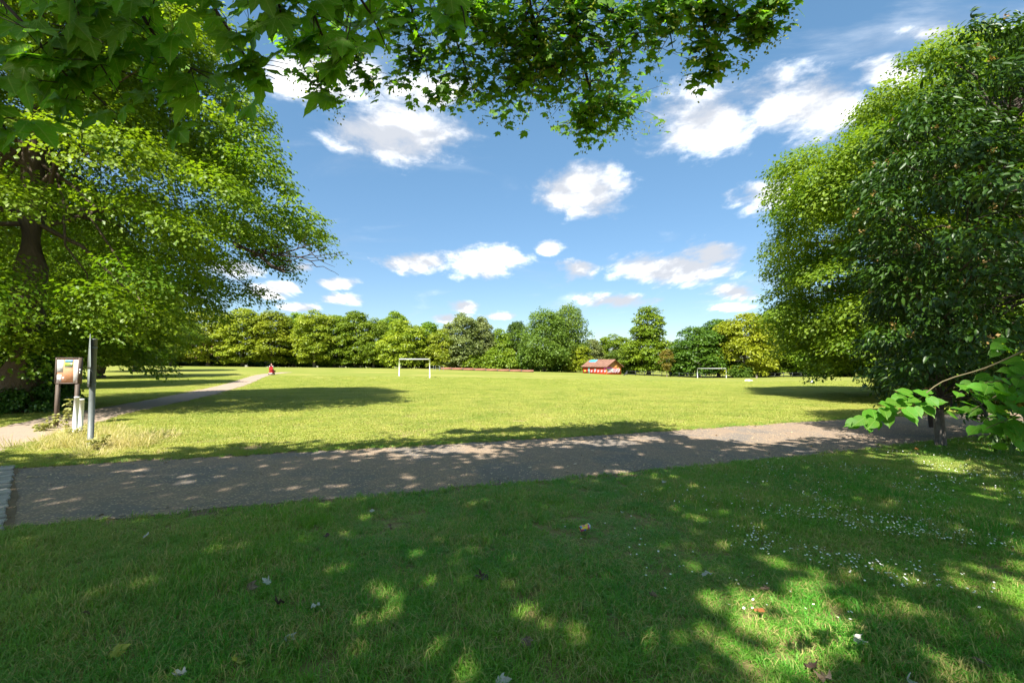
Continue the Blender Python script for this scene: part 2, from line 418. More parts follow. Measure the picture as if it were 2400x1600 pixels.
def path_dist(x, y):
    """distance outside the nearest path edge (negative on a path)"""
    x = np.atleast_1d(x); y = np.atleast_1d(y); d = np.full(len(x), 1e9)
    for c, hw in ((PATH_C[::3], PATH_HW + .02), (LEFT_C[::2], 1.0)):
        for s in range(0, len(x), 4000):
            e = slice(s, s + 4000)
            dd = np.sqrt(((x[e, None] - c[None, :, 0]) ** 2 + (y[e, None] - c[None, :, 1]) ** 2).min(1)) - hw
            d[e] = np.minimum(d[e], dd)
    return d


# sett paving crossing the path at its left end
def settmat():
    m, t = mat('granite_sett')
    co = t.n('ShaderNodeTexCoord').outputs['Object']; oi = t.n('ShaderNodeObjectInfo').outputs['Random']
    n = t.noise(co, 18, 6, .7)
    col = t.mix(t.m('ADD', t.m('MULTIPLY', n, .6), t.m('MULTIPLY', oi, .4)), (.18, .165, .14), (.40, .37, .32))
    fin(t, t.n('ShaderNodeBsdfPrincipled', {'Base Color': col, 'Roughness': .9, 'Specular IOR Level': .1, 'Normal': bump(t, n, .5, .01)}).outputs[0]); return m
M['sett'] = settmat()
rg = np.random.default_rng(3)
def bevel_box(dx, dy, dz, b=.012):
    bm = bmesh.new(); bmesh.ops.create_cube(bm, size=1)
    for v in bm.verts: v.co.x *= dx; v.co.y *= dy; v.co.z *= dz
    bmesh.ops.bevel(bm, geom=bm.edges[:], offset=b, segments=1, affect='EDGES')
    me = bpy.data.meshes.new('sett'); bm.to_mesh(me); bm.free(); return me
sett_me = [bevel_box(.105 * a, .17 * b, .07) for a, b in ((1, 1), (.9, .95), (1.05, .92))]
for me in sett_me: me.materials.append(M['sett'])
A0, A1 = np.array([-4.98, 4.45]), np.array([-8.05, 7.35])
bed = MB(); dv = unit(A1 - A0); nv = np.array([-dv[1], dv[0]])
pv = strip('sett_paving', np.array([A0 + (A1 - A0) * f + nv * .16 for f in np.linspace(0, 1, 14)]), .30, M['fringe'], .016, 8, .02, 'two rows of grey granite setts across the path end', 'paving')
for row, off in ((0, 0.0), (1, .30)):
    n = int(np.linalg.norm(A1 - A0) / .135)
    for i in range(n):
        c = A0 + dv * (.06 + i * .135) + nv * off + rg.normal(0, .010, 2)
        obj('sett', sett_me[i % 3], pv, (c[0], c[1], .008 + rg.uniform(-.012, .010)), (rg.normal(0, .03), rg.normal(0, .03), math.atan2(dv[1], dv[0]) + rg.normal(0, .04)))

# ------------------------------------------------------------------ grass (blades, geometry-node scattered patches)
def blade_patch(seed, size, n, h0, h1, w0, w1, segs=2):
    rg = np.random.default_rng(seed)
    nt = max(6, n // 14); tx = rg.uniform(-size / 2, size / 2, (nt, 2)); ti = rg.integers(0, nt, n)
    b = tx[ti] + rg.normal(0, size * .06, (n, 2))
    az = rg.uniform(0, 2 * math.pi, n); tl = rg.uniform(.7, 1.2, nt)[ti]
    h = rg.uniform(h0, h1, n) * tl; wd = rg.uniform(w0, w1, n); lean = rg.uniform(.25, 1.7, n) * h
    d = np.stack([np.cos(az), np.sin(az)], 1)
    # blade faces turn at random about their own axis, so a patch looks alike from any side
    roll = rg.uniform(-1.2, 1.2, n)
    s = np.stack([-np.sin(az + roll), np.cos(az + roll)], 1)
    z0 = np.full(n, -.005)
    p0 = np.concatenate([b, z0[:, None]], 1)
    p1 = np.concatenate([b + d * (lean * .35)[:, None], (h * .6)[:, None]], 1)
    p2 = np.concatenate([b + d * lean[:, None], (h * np.clip(1.0 - .45 * (lean / h), .2, 1))[:, None]], 1)
    S = np.concatenate([s, np.zeros((n, 1))], 1) * (wd / 2)[:, None]
    V = np.stack([p0 - S, p0 + S, p1 + S * .85, p1 - S * .85, p2], 1).reshape(-1, 3)
    k = np.arange(n)[:, None] * 5
    mb = MB(); var = rg.uniform(0, 1, n)
    mb.add(V, k + np.array([[0, 1, 2, 3]]), var)
    mb.F.append((k + np.array([[3, 2, 4]])).astype(np.int32)); mb.A.append(var.astype(np.float32))
    return mb


def scatter(name, protos, mat_, pts, rot, scl, idx, label, cat, parent=None):
    col = bpy.data.collections.new(name + '_kinds')
    for i, mb in enumerate(protos):
        me = mb.mesh('blade_tuft'); me.materials.append(mat_)
        col.objects.link(bpy.data.objects.new('blade_tuft_%02d' % i, me))
    me = bpy.data.meshes.new(name); me.vertices.add(len(pts)); me.vertices.foreach_set('co', np.asarray(pts, np.float32).ravel())
    a = me.attributes.new('rot', 'FLOAT_VECTOR', 'POINT'); a.data.foreach_set('vector', np.asarray(rot, np.float32).ravel())
    a = me.attributes.new('scl', 'FLOAT_VECTOR', 'POINT'); a.data.foreach_set('vector', np.asarray(scl, np.float32).ravel())
    a = me.attributes.new('idx', 'INT', 'POINT'); a.data.foreach_set('value', np.asarray(idx, np.int32))
    me.materials.append(mat_)
    o = obj(name, me, parent); tag(o, label, cat, kind='stuff')
    ng = bpy.data.node_groups.new(name, 'GeometryNodeTree')
    ng.interface.new_socket('Geometry', in_out='INPUT', socket_type='NodeSocketGeometry')
    ng.interface.new_socket('Geometry', in_out='OUTPUT', socket_type='NodeSocketGeometry')
    N = ng.nodes.new; L = ng.links.new
    gi, go, ci, ip = N('NodeGroupInput'), N('NodeGroupOutput'), N('GeometryNodeCollectionInfo'), N('GeometryNodeInstanceOnPoints')
    ci.inputs['Collection'].default_value = col; ci.inputs['Separate Children'].default_value = True; ci.inputs['Reset Children'].default_value = True
    def na(nm, dt):
        k = N('GeometryNodeInputNamedAttribute'); k.data_type = dt; k.inputs['Name'].default_value = nm
        return next(s for s in k.outputs if s.enabled and s.name == 'Attribute')
    L(gi.outputs[0], ip.inputs['Points']); L(ci.outputs[0], ip.inputs['Instance']); ip.inputs['Pick Instance'].default_value = True
    L(na('idx', 'INT'), ip.inputs['Instance Index']); L(na('rot', 'FLOAT_VECTOR'), ip.inputs['Rotation']); L(na('scl', 'FLOAT_VECTOR'), ip.inputs['Scale'])
    L(ip.outputs[0], go.inputs[0])
    md = o.modifiers.new('scatter', 'NODES'); md.node_group = ng
    return o


def grid_pts(rg, y0, y1, sp, jit, margin):
    ys = np.arange(y0, y1, sp); o_ = []
    for y in ys:
        hw = 1.16 * max(y, 0) + margin
        xs = np.arange(-hw, hw, sp); o_.append(np.stack([xs, np.full(len(xs), y)], 1))
    p = np.concatenate(o_); return p + rg.uniform(-jit, jit, p.shape)


def vnoise(x, y, s, seed):
    rg = np.random.default_rng(seed); k = rg.normal(0, 1, (10, 2)) * s; ph = rg.uniform(0, 6.28, 10)
    return np.sin(x[:, None] * k[None, :, 0] + y[:, None] * k[None, :, 1] + ph).mean(1) * 1.6


rg = np.random.default_rng(11)
p = grid_pts(rg, .9, 12.2, .19, .09, 1.2)
d = path_dist(p[:, 0], p[:, 1]); ahead = p[:, 1] - np.interp(p[:, 0], PATH_C[:, 0], PATH_C[:, 1])
keep = (d > .16) & (ahead < 0)
p = p[keep]; d = d[keep]; n = len(p)
bare = 1.2 * vnoise(p[:, 0], p[:, 1], 1.6, 4) + .6 * vnoise(p[:, 0], p[:, 1], 4.5, 6)
s = np.clip(.85 - .45 * bare, .35, 1.45) * np.clip(.55 + d * .9, .55, 1.0)
kp = rg.uniform(0, 1, n) < np.clip(1.3 - .5 * bare, .72, 1)
p, s, n = p[kp], s[kp], kp.sum()
protos = [blade_patch(20 + i, .30, 420, .035, .11, .0028, .0058) for i in range(7)]
grass_near = scatter('foreground_grass', protos, M['grass_near'], np.concatenate([p, gz(p[:, 0], p[:, 1])[:, None]], 1),
        np.stack([np.zeros(n), np.zeros(n), rg.uniform(0, 6.28, n)], 1), np.stack([np.ones(n), np.ones(n), s], 1), rg.integers(0, 7, n),
        'shaded green foreground turf with bare patches', 'grass')
p = grid_pts(rg, 6.5, 62, .62, .3, 2); p = p[rg.uniform(0, 1, len(p)) < np.clip((66 - p[:, 1]) / 30, 0, 1)]; d = path_dist(p[:, 0], p[:, 1]); ahead = p[:, 1] - np.interp(p[:, 0], PATH_C[:, 0], PATH_C[:, 1])
keep = (d > .42) & (ahead > 0); p = p[keep]
p2 = grid_pts(rg, 6.5, 24, .24, .12, 1); d2 = path_dist(p2[:, 0], p2[:, 1]); ahead = p2[:, 1] - np.interp(p2[:, 0], PATH_C[:, 0], PATH_C[:, 1])
k2 = (d2 > .10) & (d2 < .6) & (ahead > 0); p2 = p2[k2]
allp = np.concatenate([p, p2]); n = len(allp)
sc_ = np.concatenate([np.full(len(p), 1.0), np.full(len(p2), .33)])
zz = np.concatenate([np.clip(.85 + .3 * vnoise(p[:, 0], p[:, 1], .6, 9), .5, 1.2), np.full(len(p2), .7)])
protos = [blade_patch(60 + i, .95, 1500, .03, .075, .006, .011) for i in range(6)]
scatter('field_grass', protos, M['grass_mid'], np.concatenate([allp, gz(allp[:, 0], allp[:, 1])[:, None]], 1),
        np.stack([np.zeros(n), np.zeros(n), rg.uniform(0, 6.28, n)], 1), np.stack([sc_, sc_, zz], 1), rg.integers(0, 6, n),
        'sunlit yellow-green field turf beyond the path', 'grass')

rg = np.random.default_rng(12)
k = rg.integers(0, len(PATH_C), 2600); T = unit(np.gradient(PATH_C, axis=0))[k]; sd = np.where(rg.uniform(0, 1, 2600) < .6, -1, 1)
ep = PATH_C[k] + np.stack([-T[:, 1], T[:, 0]], 1) * (sd * (PATH_HW + rg.normal(.10, .07, 2600)))[:, None]
okk = (np.abs(ep[:, 0]) < 1.2 * ep[:, 1] + 1) & (ep[:, 1] > 1); ep = ep[okk]; n = len(ep)
scatter('verge_grass', [blade_patch(120 + i, .12, 34, .03, .085, .003, .006) for i in range(4)], M['grass_near'], np.concatenate([ep, np.full((n, 1), .004)], 1),
        np.stack([np.zeros(n), np.zeros(n), rg.uniform(0, 6.28, n)], 1), np.tile(rg.uniform(.5, 1.1, n)[:, None], (1, 3)), rg.integers(0, 4, n), 'ragged tufts of grass along the path edges', 'grass')
# ------------------------------------------------------------------ trees
def prof_r(prof, z): return np.interp(z, [a for a, _ in prof], [b for _, b in prof])


def gen_clumps(rg, prof, n, smin, smax, squash=.7, inner=.25, sep=.55, zpow=1.0):
    zs = np.linspace(prof[0][0], prof[-1][0], 200); wz = prof_r(prof, zs) + .3; wz = np.cumsum(wz); wz /= wz[-1]
    out_, tries = [], 0
    while len(out_) < n and tries < n * 40:
        tries += 1
        z = np.interp(rg.uniform(), wz, zs); r = prof_r(prof, z); a = rg.uniform(0, 2 * math.pi)
        sz = rg.uniform(smin, smax)
        lump = 1 + .10 * math.sin(3 * a + z) + .07 * math.sin(5 * a - 1.7 * z)
        f = rg.uniform(.35, .7) if rg.uniform() < inner else rg.uniform(.82, 1.0)
        rr = max(0, r * lump - sz * .6) * f
        c = np.array([rr * math.cos(a), rr * math.sin(a), z])
        if out_ and sep > 0:
            dd = np.array([np.linalg.norm((c - o[:3])) for o in out_])
            if (dd < sep * sz).any(): continue
        out_.append(np.array([c[0], c[1], c[2], sz, sz * squash]))
    return np.array(out_)


def clump_leaves(rg, mb, cl, total, size, tmpl, droop=.5, upn=.6, jit=.6, shell=.55, hang=0.0):
    a = cl[:, 3] ** 2; cnt = np.maximum(8, (total * a / a.sum()).astype(int)); ix = np.repeat(np.arange(len(cl)), cnt); n = len(ix)
    d = unit(rg.normal(0, 1, (n, 3))); low = d[:, 2] < -.35; d[low, 2] *= -rg.uniform(.3, 1, low.sum()); d = unit(d)
    f = shell + (1.05 - shell) * rg.uniform(0, 1, n) ** .6 + rg.normal(0, .08, n)
    sprig = np.repeat(rg.uniform(0, 1, n // 9 + 1) < .16, 9)[:n]; sd_ = np.repeat(unit(rg.normal(0, 1, (n // 9 + 1, 3))), 9, 0)[:n]; sd_[:, 2] = np.abs(sd_[:, 2]) * .7
    d = np.where(sprig[:, None], unit(sd_ + rg.normal(0, .07, (n, 3))), d); f = np.where(sprig, rg.uniform(.85, 1.42, n), f)
    c = cl[ix]; off = d * f[:, None] * np.stack([c[:, 3], c[:, 3], c[:, 4]], 1)
    ax = c[:, :2]; axn = ax / (np.linalg.norm(ax, axis=1, keepdims=True) + 1e-6)
    outw = (off[:, :2] * axn).sum(1)
    off[:, 2] -= droop * np.clip(outw, -1, None) * .55 + hang * rg.uniform(0, 1, n) ** 2 * c[:, 3]
    pos = c[:, :3] + off
    nrm = d * .75 + np.array([0, 0, upn]) + rg.normal(0, jit, (n, 3)) * .8
    tip = np.concatenate([axn * .6 + d[:, :2] * .5, np.full((n, 1), -.55)], 1) + rg.normal(0, .4, (n, 3))
    var = np.clip(rg.normal(.5, .2, n) + .18 * rg.normal(0, 1, len(cl))[ix], 0, 1)
    leaves(mb, pos, nrm, tip, rg.uniform(size * .55, size * 1.35, n), tmpl[0], tmpl[1], var)


def limb_path(rg, a, b, k=6, sag=.12, wob=.05):
    a, b = np.array(a, float), np.array(b, float); L = np.linalg.norm(b - a)
    t = np.linspace(0, 1, k)[:, None]; pth = a + (b - a) * t
    pth[:, 2] += (np.sin(t[:, 0] * math.pi) * sag * L)
    pth[1:-1] += rg.normal(0, wob * L, (k - 2, 3)) * .6
    return pth


def trunk_mesh(rg, height, r0, cl, nl=26, top=.8, flare=1.5, z0=0.0, fork=.25, sides=10, lean=(0, 0), lr=.45):
    mb = MB()
    zs = np.concatenate([[-.15, .0, .25, .7], np.linspace(1.4, height * top, 9)])
    ctr = np.stack([lean[0] * zs + rg.normal(0, r0 * .12, len(zs)), lean[1] * zs + rg.normal(0, r0 * .12, len(zs)), zs], 1)
    rad = r0 * np.interp(zs, [-.2, 0, .25, .7, height * top], [flare * 1.05, flare, 1.25, 1.05, .18])
    mb.tube(ctr, rad, sides)
    if len(cl):
        pick = rg.choice(len(cl), min(nl, len(cl)), replace=False)
        for i in pick:
            c = cl[i]; z = np.clip(c[2] - rg.uniform(.15, .5) * np.hypot(c[0], c[1]) - .5, height * (fork + rg.uniform(0, .22)), height * top * .95)
            r = np.interp(z, zs, rad); a = np.array([np.interp(z, zs, ctr[:, 0]), np.interp(z, zs, ctr[:, 1]), z])
            pth = limb_path(rg, a, c[:3], 6, .08)
            mb.tube(pth, np.linspace(r * lr, max(.012, r * .05), 6), 5, cap=False)
    return mb


def tree(name, loc, label, trunk_me, crown_me, group=None, rz=0, scale=(1, 1, 1), crown_mat=None):
    e = empty(name, loc, label, 'tree', group, rz); e.scale = scale
    obj('trunk', trunk_me, e)
    c = obj('crown', crown_me, e)
    if crown_mat:
        c.material_slots[0].link = 'OBJECT'; c.material_slots[0].material = crown_mat
    return e


# --- far tree kinds
def far_kind(seed, prof, n, smin, smax, total, size, H, r0, squash=.75, tmpl=T_DIA, fork=.12, hang=0, **kw):
    rg = np.random.default_rng(seed)
    cl = gen_clumps(rg, prof, n, smin, smax, squash, **kw)
    mb = MB(); clump_leaves(rg, mb, cl, total, size, tmpl, .35, .55, .6, hang=hang)
    cm = mb.mesh('crown'); cm.materials.append(M['far_a'])
    tm = trunk_mesh(rg, H, r0, cl, 16, fork=fork, sides=8).mesh('trunk', True); tm.materials.append(M['bark_far'])
    W = 2 * max(r for _, r in prof)
    return tm, cm, H, W
K = {
 'oval': far_kind(101, [(1.6, 3.4), (4, 4.8), (8, 5.2), (13, 5.0), (16.5, 3.9), (18.4, 1.4)], 150, 1.0, 1.75, 22000, .44, 18.5, .38),
 'oval2': far_kind(102, [(1.5, 3.6), (5, 5.0), (9, 4.8), (12, 5.1), (16, 4.2), (18.6, 1.3)], 150, 1.0, 1.75, 22000, .44, 18.5, .40),
 'oval3': far_kind(103, [(1.8, 3.0), (5, 4.7), (8, 5.0), (11, 4.6), (15, 4.5), (17.5, 3.0), (18.6, 1.0)], 150, 1.0, 1.75, 22000, .44, 18.5, .36),
 'broad': far_kind(104, [(.8, 4.0), (3, 5.2), (6, 5.3), (9, 4.4), (11.2, 2.4), (12, .6)], 120, .9, 1.6, 18000, .40, 12, .34),
 'tiered': far_kind(105, [(1.2, 4.6), (4, 5.6), (8, 5.0), (10.2, 3.0), (12, 3.4), (15, 3.0), (17.6, 1.8), (18.5, .5)], 150, 1.0, 1.75, 22000, .44, 18.5, .42, sep=.7),
 'willow': far_kind(106, [(2.6, 3.2), (5, 5.0), (9, 5.4), (13, 4.8), (16.5, 3.4), (18.3, 1.0)], 130, 1.0, 2.0, 24000, .36, 18.5, .5, .8, hang=1.0),
 'sapling': far_kind(107, [(1.4, .5), (2.5, 1.4), (4, 1.9), (5.2, 1.3), (6, .2)], 40, .35, .65, 4000, .22, 6, .09),
 'shrub': far_kind(108, [(.1, 2.2), (1.2, 2.6), (2.6, 2.0), (3.5, .5)], 40, .6, 1.1, 6000, .34, 3.4, .1),
}
FT = [ # x, top y, distance, width px, kind, material, label, trunk base hidden?
 (262, 742, 146, 80, 'oval', 'far_a', 'first yellow-green lime of the far row, half behind the big left lime'),
 (322, 728, 150, 78, 'oval2', 'far_b', 'darker lime left of the pink house in the far row'),
 (392, 716, 140, 84, 'oval3', 'far_a', 'yellow-topped lime of the far row in front of the pink house'),
 (478, 711, 142, 92, 'oval', 'far_a', 'wide round-topped lime just right of the pink house'),
 (556, 713, 140, 84, 'oval2', 'far_a', 'lime above the far bend, fourth from the drooping branch'),
 (622, 720, 140, 80, 'oval3', 'far_a', 'lime standing directly behind the mobility scooter'),
 (676, 722, 146, 58, 'oval2', 'far_b', 'narrow darker lime between two yellow limes right of the scooter'),
 (722, 716, 138, 72, 'oval', 'far_a', 'tall golden-yellow lime right of the scooter'),
 (768, 728, 142, 64, 'oval2', 'far_b', 'green lime with flat shoulder next to the tall golden lime'),
 (815, 720, 140, 66, 'oval3', 'far_b', 'pointed green lime midway between scooter and goal'),
 (858, 733, 138, 56, 'oval', 'far_b', 'slim green lime left of the near goal'),
 (902, 719, 150, 60, 'oval2', 'far_b', 'tall two-headed tree rising behind the near goal'),
 (926, 737, 134, 88, 'broad', 'far_a', 'broad yellow tree directly behind the near goal, foliage to the ground'),
 (984, 744, 140, 52, 'oval3', 'far_b', 'small-headed green tree above the right post of the near goal'),
 (1014, 756, 136, 62, 'broad', 'far_a', 'low yellowish tree left of the grey-green tree'),
 (1064, 722, 138, 68, 'oval', 'far_d', 'tall pale grey-green tree above the red wall'),
 (1104, 731, 142, 46, 'oval2', 'far_d', 'slim grey-green tree just right of the tall pale one'),
 (1150, 757, 144, 56, 'broad', 'far_b', 'low open-topped green tree above the middle of the red wall'),
 (1188, 743, 146, 50, 'oval3', 'far_c', 'dark round-headed tree left of the willow'),
 (1252, 712, 132, 92, 'willow', 'far_f', 'large drooping willow left of the hut'),
 (1306, 701, 136, 78, 'willow', 'far_f', 'taller leaning willow crown between large willow and hut'),
 (1322, 786, 134, 56, 'broad', 'far_e', 'small golden tree behind the left end of the hut'),
 (1356, 780, 146, 56, 'broad', 'far_d', 'rounded grey-green tree behind the hut roof'),
 (1410, 770, 150, 62, 'oval', 'far_b', 'rounded green tree behind the gable of the hut'),
 (1432, 802, 142, 80, 'broad', 'far_f', 'low pale willow bush spilling right of the hut'),
 (1490, 708, 128, 100, 'tiered', 'far_b', 'tall tiered tree with narrow head right of the hut'),
 (1606, 752, 120, 104, 'broad', 'far_c', 'broad dark green tree behind the left of the far goal'),
 (1650, 738, 126, 80, 'oval2', 'far_c', 'taller dark tree behind the far goal'),
 (1712, 722, 116, 110, 'broad', 'far_e', 'large golden-green tree right of the far goal'),
 (1790, 716, 122, 90, 'oval3', 'far_b', 'green tree beside the golden tree, half behind the big maple'),
 (1880, 740, 118, 110, 'broad', 'far_b', 'green tree at the railings behind the hanging maple boughs'),
 (1980, 735, 112, 120, 'broad', 'far_c', 'dark tree behind the right side of the big maple'),
 (2100, 720, 100, 140, 'oval2', 'far_c', 'dark tree far behind the guarded evergreen'),
 (2260, 700, 96, 160, 'oval', 'far_b', 'far tree nearest the right edge of the picture'),
 (150, 735, 140, 110, 'oval3', 'far_b', 'far lime behind the notice board'),
 (40, 720, 130, 120, 'oval', 'far_b', 'far lime nearest the left edge of the picture'),
]
rg = np.random.default_rng(5)
for (x, ty, D, wpx, kind, mt, lab) in FT:
    tm, cm, H, W = K[kind]
    b = P(x, 850, D); zb = float(gz(b[0], D)); top = P(x, ty, D)[2]
    sz = (top - zb) / H; sw = (wpx / .98 * D / FPX) / W * 1.3
    tree('broadleaf_tree' if kind != 'willow' else 'willow_tree', (b[0], D, zb), lab, tm, cm, 'trees along the far side of the field', rg.uniform(0, 6.28), (sw, sw, sz), M[mt])
# sapling
tm, cm, H, W = K['sapling']; D = 112; b = P(1532, 860, D); zb = float(gz(b[0], D)); s_ = (P(1532, 803, D)[2] - zb) / H
tree('sapling_tree', (b[0], D, zb), 'small bronze-leaved sapling right of the tall tiered tree', tm, cm, None, 1.0, (s_, s_, s_), M['far_g'])
# understorey shrubs
tm, cm, H, W = K['shrub']
SH = [(300, 818, 150, 'far_d'), (350, 812, 152, 'far_f'), (415, 822, 152, 'far_c'), (470, 815, 154, 'far_c'), (530, 820, 152, 'far_b'), (590, 815, 154, 'far_c'), (650, 818, 152, 'far_c'),
      (705, 818, 150, 'far_c'), (750, 816, 147, 'far_f'), (790, 812, 146, 'far_c'), (838, 812, 146, 'far_b'), (880, 812, 146, 'far_c'), (955, 815, 144, 'far_c'), (1000, 818, 140, 'far_c'),
      (1040, 805, 136, 'far_d'), (1085, 815, 136, 'far_b'), (1130, 808, 138, 'far_b'), (1170, 808, 138, 'far_b'), (1210, 806, 138, 'far_c'), (1245, 812, 134, 'far_f'), (1290, 822, 136, 'far_c'), (1440, 822, 134, 'far_f'), (1560, 815, 134, 'far_c'),
      (1700, 838, 112, 'far_c'), (1760, 815, 128, 'far_c'), (1850, 815, 126, 'far_c'), (1930, 815, 122, 'far_b'), (2010, 815, 120, 'far_c'), (2090, 810, 112, 'far_c'), (2225, 805, 108, 'far_b'), (2280, 800, 104, 'far_c'), (220, 815, 150, 'far_c'), (120, 812, 148, 'far_c'), (30, 812, 146, 'far_c')]
cn = {'far_b': 'green', 'far_c': 'dark green', 'far_d': 'greyish', 'far_f': 'pale green'}
for i, (x, ty, D, mt) in enumerate(SH):
    b = P(x, 850, D); zb = float(gz(b[0], D)); sz = (P(x, ty, D)[2] - zb) / H; sw = max(1.0, 52 / .98 * D / FPX / W * 1.2)
    near = min(FT, key=lambda f: abs(f[0] - x))
    e = tree('shrub', (b[0], D, zb), '%s shrub under %s' % (cn[mt], ' '.join(near[6].split(',')[0].split()[:9])), tm, cm, 'shrubs under the far trees', rg.uniform(0, 6.28), (sw, sw, sz), M[mt])
    e['category'] = 'shrub'
# wood beyond (reads as one mass)
rgw = np.random.default_rng(77); mb = MB(); cl = []
for u in np.linspace(-1.35, 1.5, 150):
    D = 172 + 8 * math.sin(u * 9); x = u * D; zb = float(gz(x, D)); hgt = 7.5 + 2.5 * math.sin(u * 23) + rgw.uniform(-1, 1)
    if -.40 < u < .0: hgt += 2
    for k in range(4): cl.append([x + rgw.normal(0, 1.5), D + rgw.normal(0, 2), zb + hgt * (k + .4) / 4.2, rgw.uniform(1.8, 2.6), rgw.uniform(1.3, 1.8)])
clump_leaves(rgw, mb, np.array(cl), 30000, .62, T_DIA, 0, .6, .6)
o = mb.build('woodland', M['far_c']); tag(o, 'dark belt of woodland behind the far trees', 'woodland', kind='stuff')

# --- big lime, left
rg = np.random.default_rng(31)
prof = [(1.9, 4.2), (3.4, 5.4), (4.8, 7.2), (6.2, 8.9), (8, 8.7), (11, 7.7), (14.5, 6.6), (18, 4.6), (20.5, 1.0)]
cl = gen_clumps(rg, prof, 480, .8, 1.7, .6, .4, .38)
LT = np.array([-17.6, 16.4, 0])
extra = []
for (px, py, D, s_) in [(722, 535, 16, .65), (685, 490, 15.6, .9), (665, 540, 16.4, .7), (630, 430, 16, .9), (620, 500, 16, 1.1), (600, 400, 15.5, 1.1), (575, 330, 16, 1.2), (560, 480, 15, 1.0), (610, 375, 16.3, .8),
                        (560, 250, 16.4, 1.0), (540, 540, 15.5, .9), (480, 590, 15.5, .9), (440, 640, 15.2, .9), (400, 690, 15, .9), (340, 730, 14.8, .9), (270, 770, 14.5, .8), (200, 740, 14.2, .9), (240, 690, 13.6, 1.0),
                        (120, 760, 14.5, .8), (60, 700, 14, .9), (15, 640, 13.8, 1.0), (30, 800, 14.4, .7), (330, 640, 13.6, 1.1), (430, 540, 13.4, 1.1), (170, 620, 13.2, 1.0), (500, 440, 13.6, 1.1)]:
    c = P(px, py, D) - LT; extra.append([c[0], c[1], c[2], s_, s_ * .6])
cl = np.concatenate([cl, np.array(extra)])
vc = -LT[:2] / np.linalg.norm(LT[:2]); al = cl[:, 0] * vc[0] + cl[:, 1] * vc[1]; pe = np.abs(cl[:, 0] * vc[1] - cl[:, 1] * vc[0] + .3)
cl = cl[~((al > .6) & (pe < .55 + cl[:, 3] * .45) & (cl[:, 2] > 2.3 + .02 * al) & (cl[:, 2] < 6.3 - .2 * al))]
cl = cl[~((cl[:, 0] > -1) & (cl[:, 1] < -4.6) & (cl[:, 2] < 11.5) & (np.arange(len(cl)) < len(cl) - 26))]
mb = MB(); clump_leaves(rg, mb, cl, 340000, .14, T_DIA, .75, .75, .55, .4)
cm = mb.mesh('crown'); cm.materials.append(M['lime_near'])
tm = trunk_mesh(rg, 19, .58, cl, 34, .88, 1.35, fork=.34, sides=18, lr=.24); tm = tm.mesh('trunk', True); tm.materials.append(M['bark'])
lime = tree('lime_tree', LT, 'huge spreading lime tree with thick ivy-skirted trunk behind the notice board', tm, cm)
# ivy round the foot
mb = MB(); ic = []
for k in range(46):
    a = rg.uniform(0, 6.28); z = rg.uniform(0, 1) ** 1.5 * 2.3; r = .52 + .25 * rg.uniform() + max(0, .9 - z) * .45
    if -1.5 < a - 5.6 < .5 and z > .5: continue
    ic.append([r * math.cos(a), r * math.sin(a), .12 + z, .36, .32])
clump_leaves(rg, mb, np.array(ic), 9000, .11, T_DIA, .3, .4, .6)
mb.build('ivy', M['ivy'], lime)
# bare dead bough poking out of the lower right of the crown
mb = MB()
def twigs(a, b, r, depth):
    pth = limb_path(rg, a, b, 6, -.05, .06); mb.tube(pth, np.linspace(r, r * .35, 6), 5, cap=False)
    if depth:
        for t in rg.uniform(.35, 1.0, 5):
            s0 = pth[int(t * 5)]; L = np.linalg.norm(np.array(b) - a) * rg.uniform(.35, .7)
            dr = unit(np.array(b) - a + rg.normal(0, .45, 3) * np.linalg.norm(np.array(b) - a)); twigs(s0, s0 + dr * L, r * .42, depth - 1)
B0, B1, B2 = P(540, 558, 15.6) - LT, P(590, 582, 15.4) - LT, P(655, 626, 15.2) - LT
twigs(B0, B1, .10, 0); twigs(B1, B2, .08, 1)
for e_ in ((745, 596), (720, 560), (690, 590), (640, 560)): twigs(B1 + rg.normal(0, .1, 3), P(*e_, 15.4 + rg.normal(0, .3)) - LT, .038, 1)
db = mb.build('dead_branch', M['twig'], lime); db['label'] = 'bare leafless bough at the crown edge'
# limes further along the left side (their shadows cross the field)
for x, y, lab, rz in ((-36, 33, 'second lime of the left row, behind the big lime', 2.0), (-47, 52, 'third lime of the left row, mostly hidden behind the big lime', 4.1), (-61, 74, 'farthest lime of the left row beyond the shadow stripes', .7)):
    tree('lime_tree', (x, y, float(gz(x, y))), lab, tm, cm, 'limes along the left side of the field', rz, (.9, .9, .85))
# shrubs at the foot of the lime
for px, D, h, lab in ((100, 18.6, 2.2, 'leafy shrub right of the ivy-clad trunk'), (-45, 17.2, 2.6, 'dark shrub at the left edge beside the ivy-clad trunk'), (20, 21, 3.2, 'tall shrub in the shade behind the big lime trunk')):
    b = P(px, 900, D); stm, scm, H, W = K['shrub']
    e = tree('shrub', (b[0], D, 0), lab, stm, scm, None, D, (.42, .42, h / H), M['ivy']); e['category'] = 'shrub'

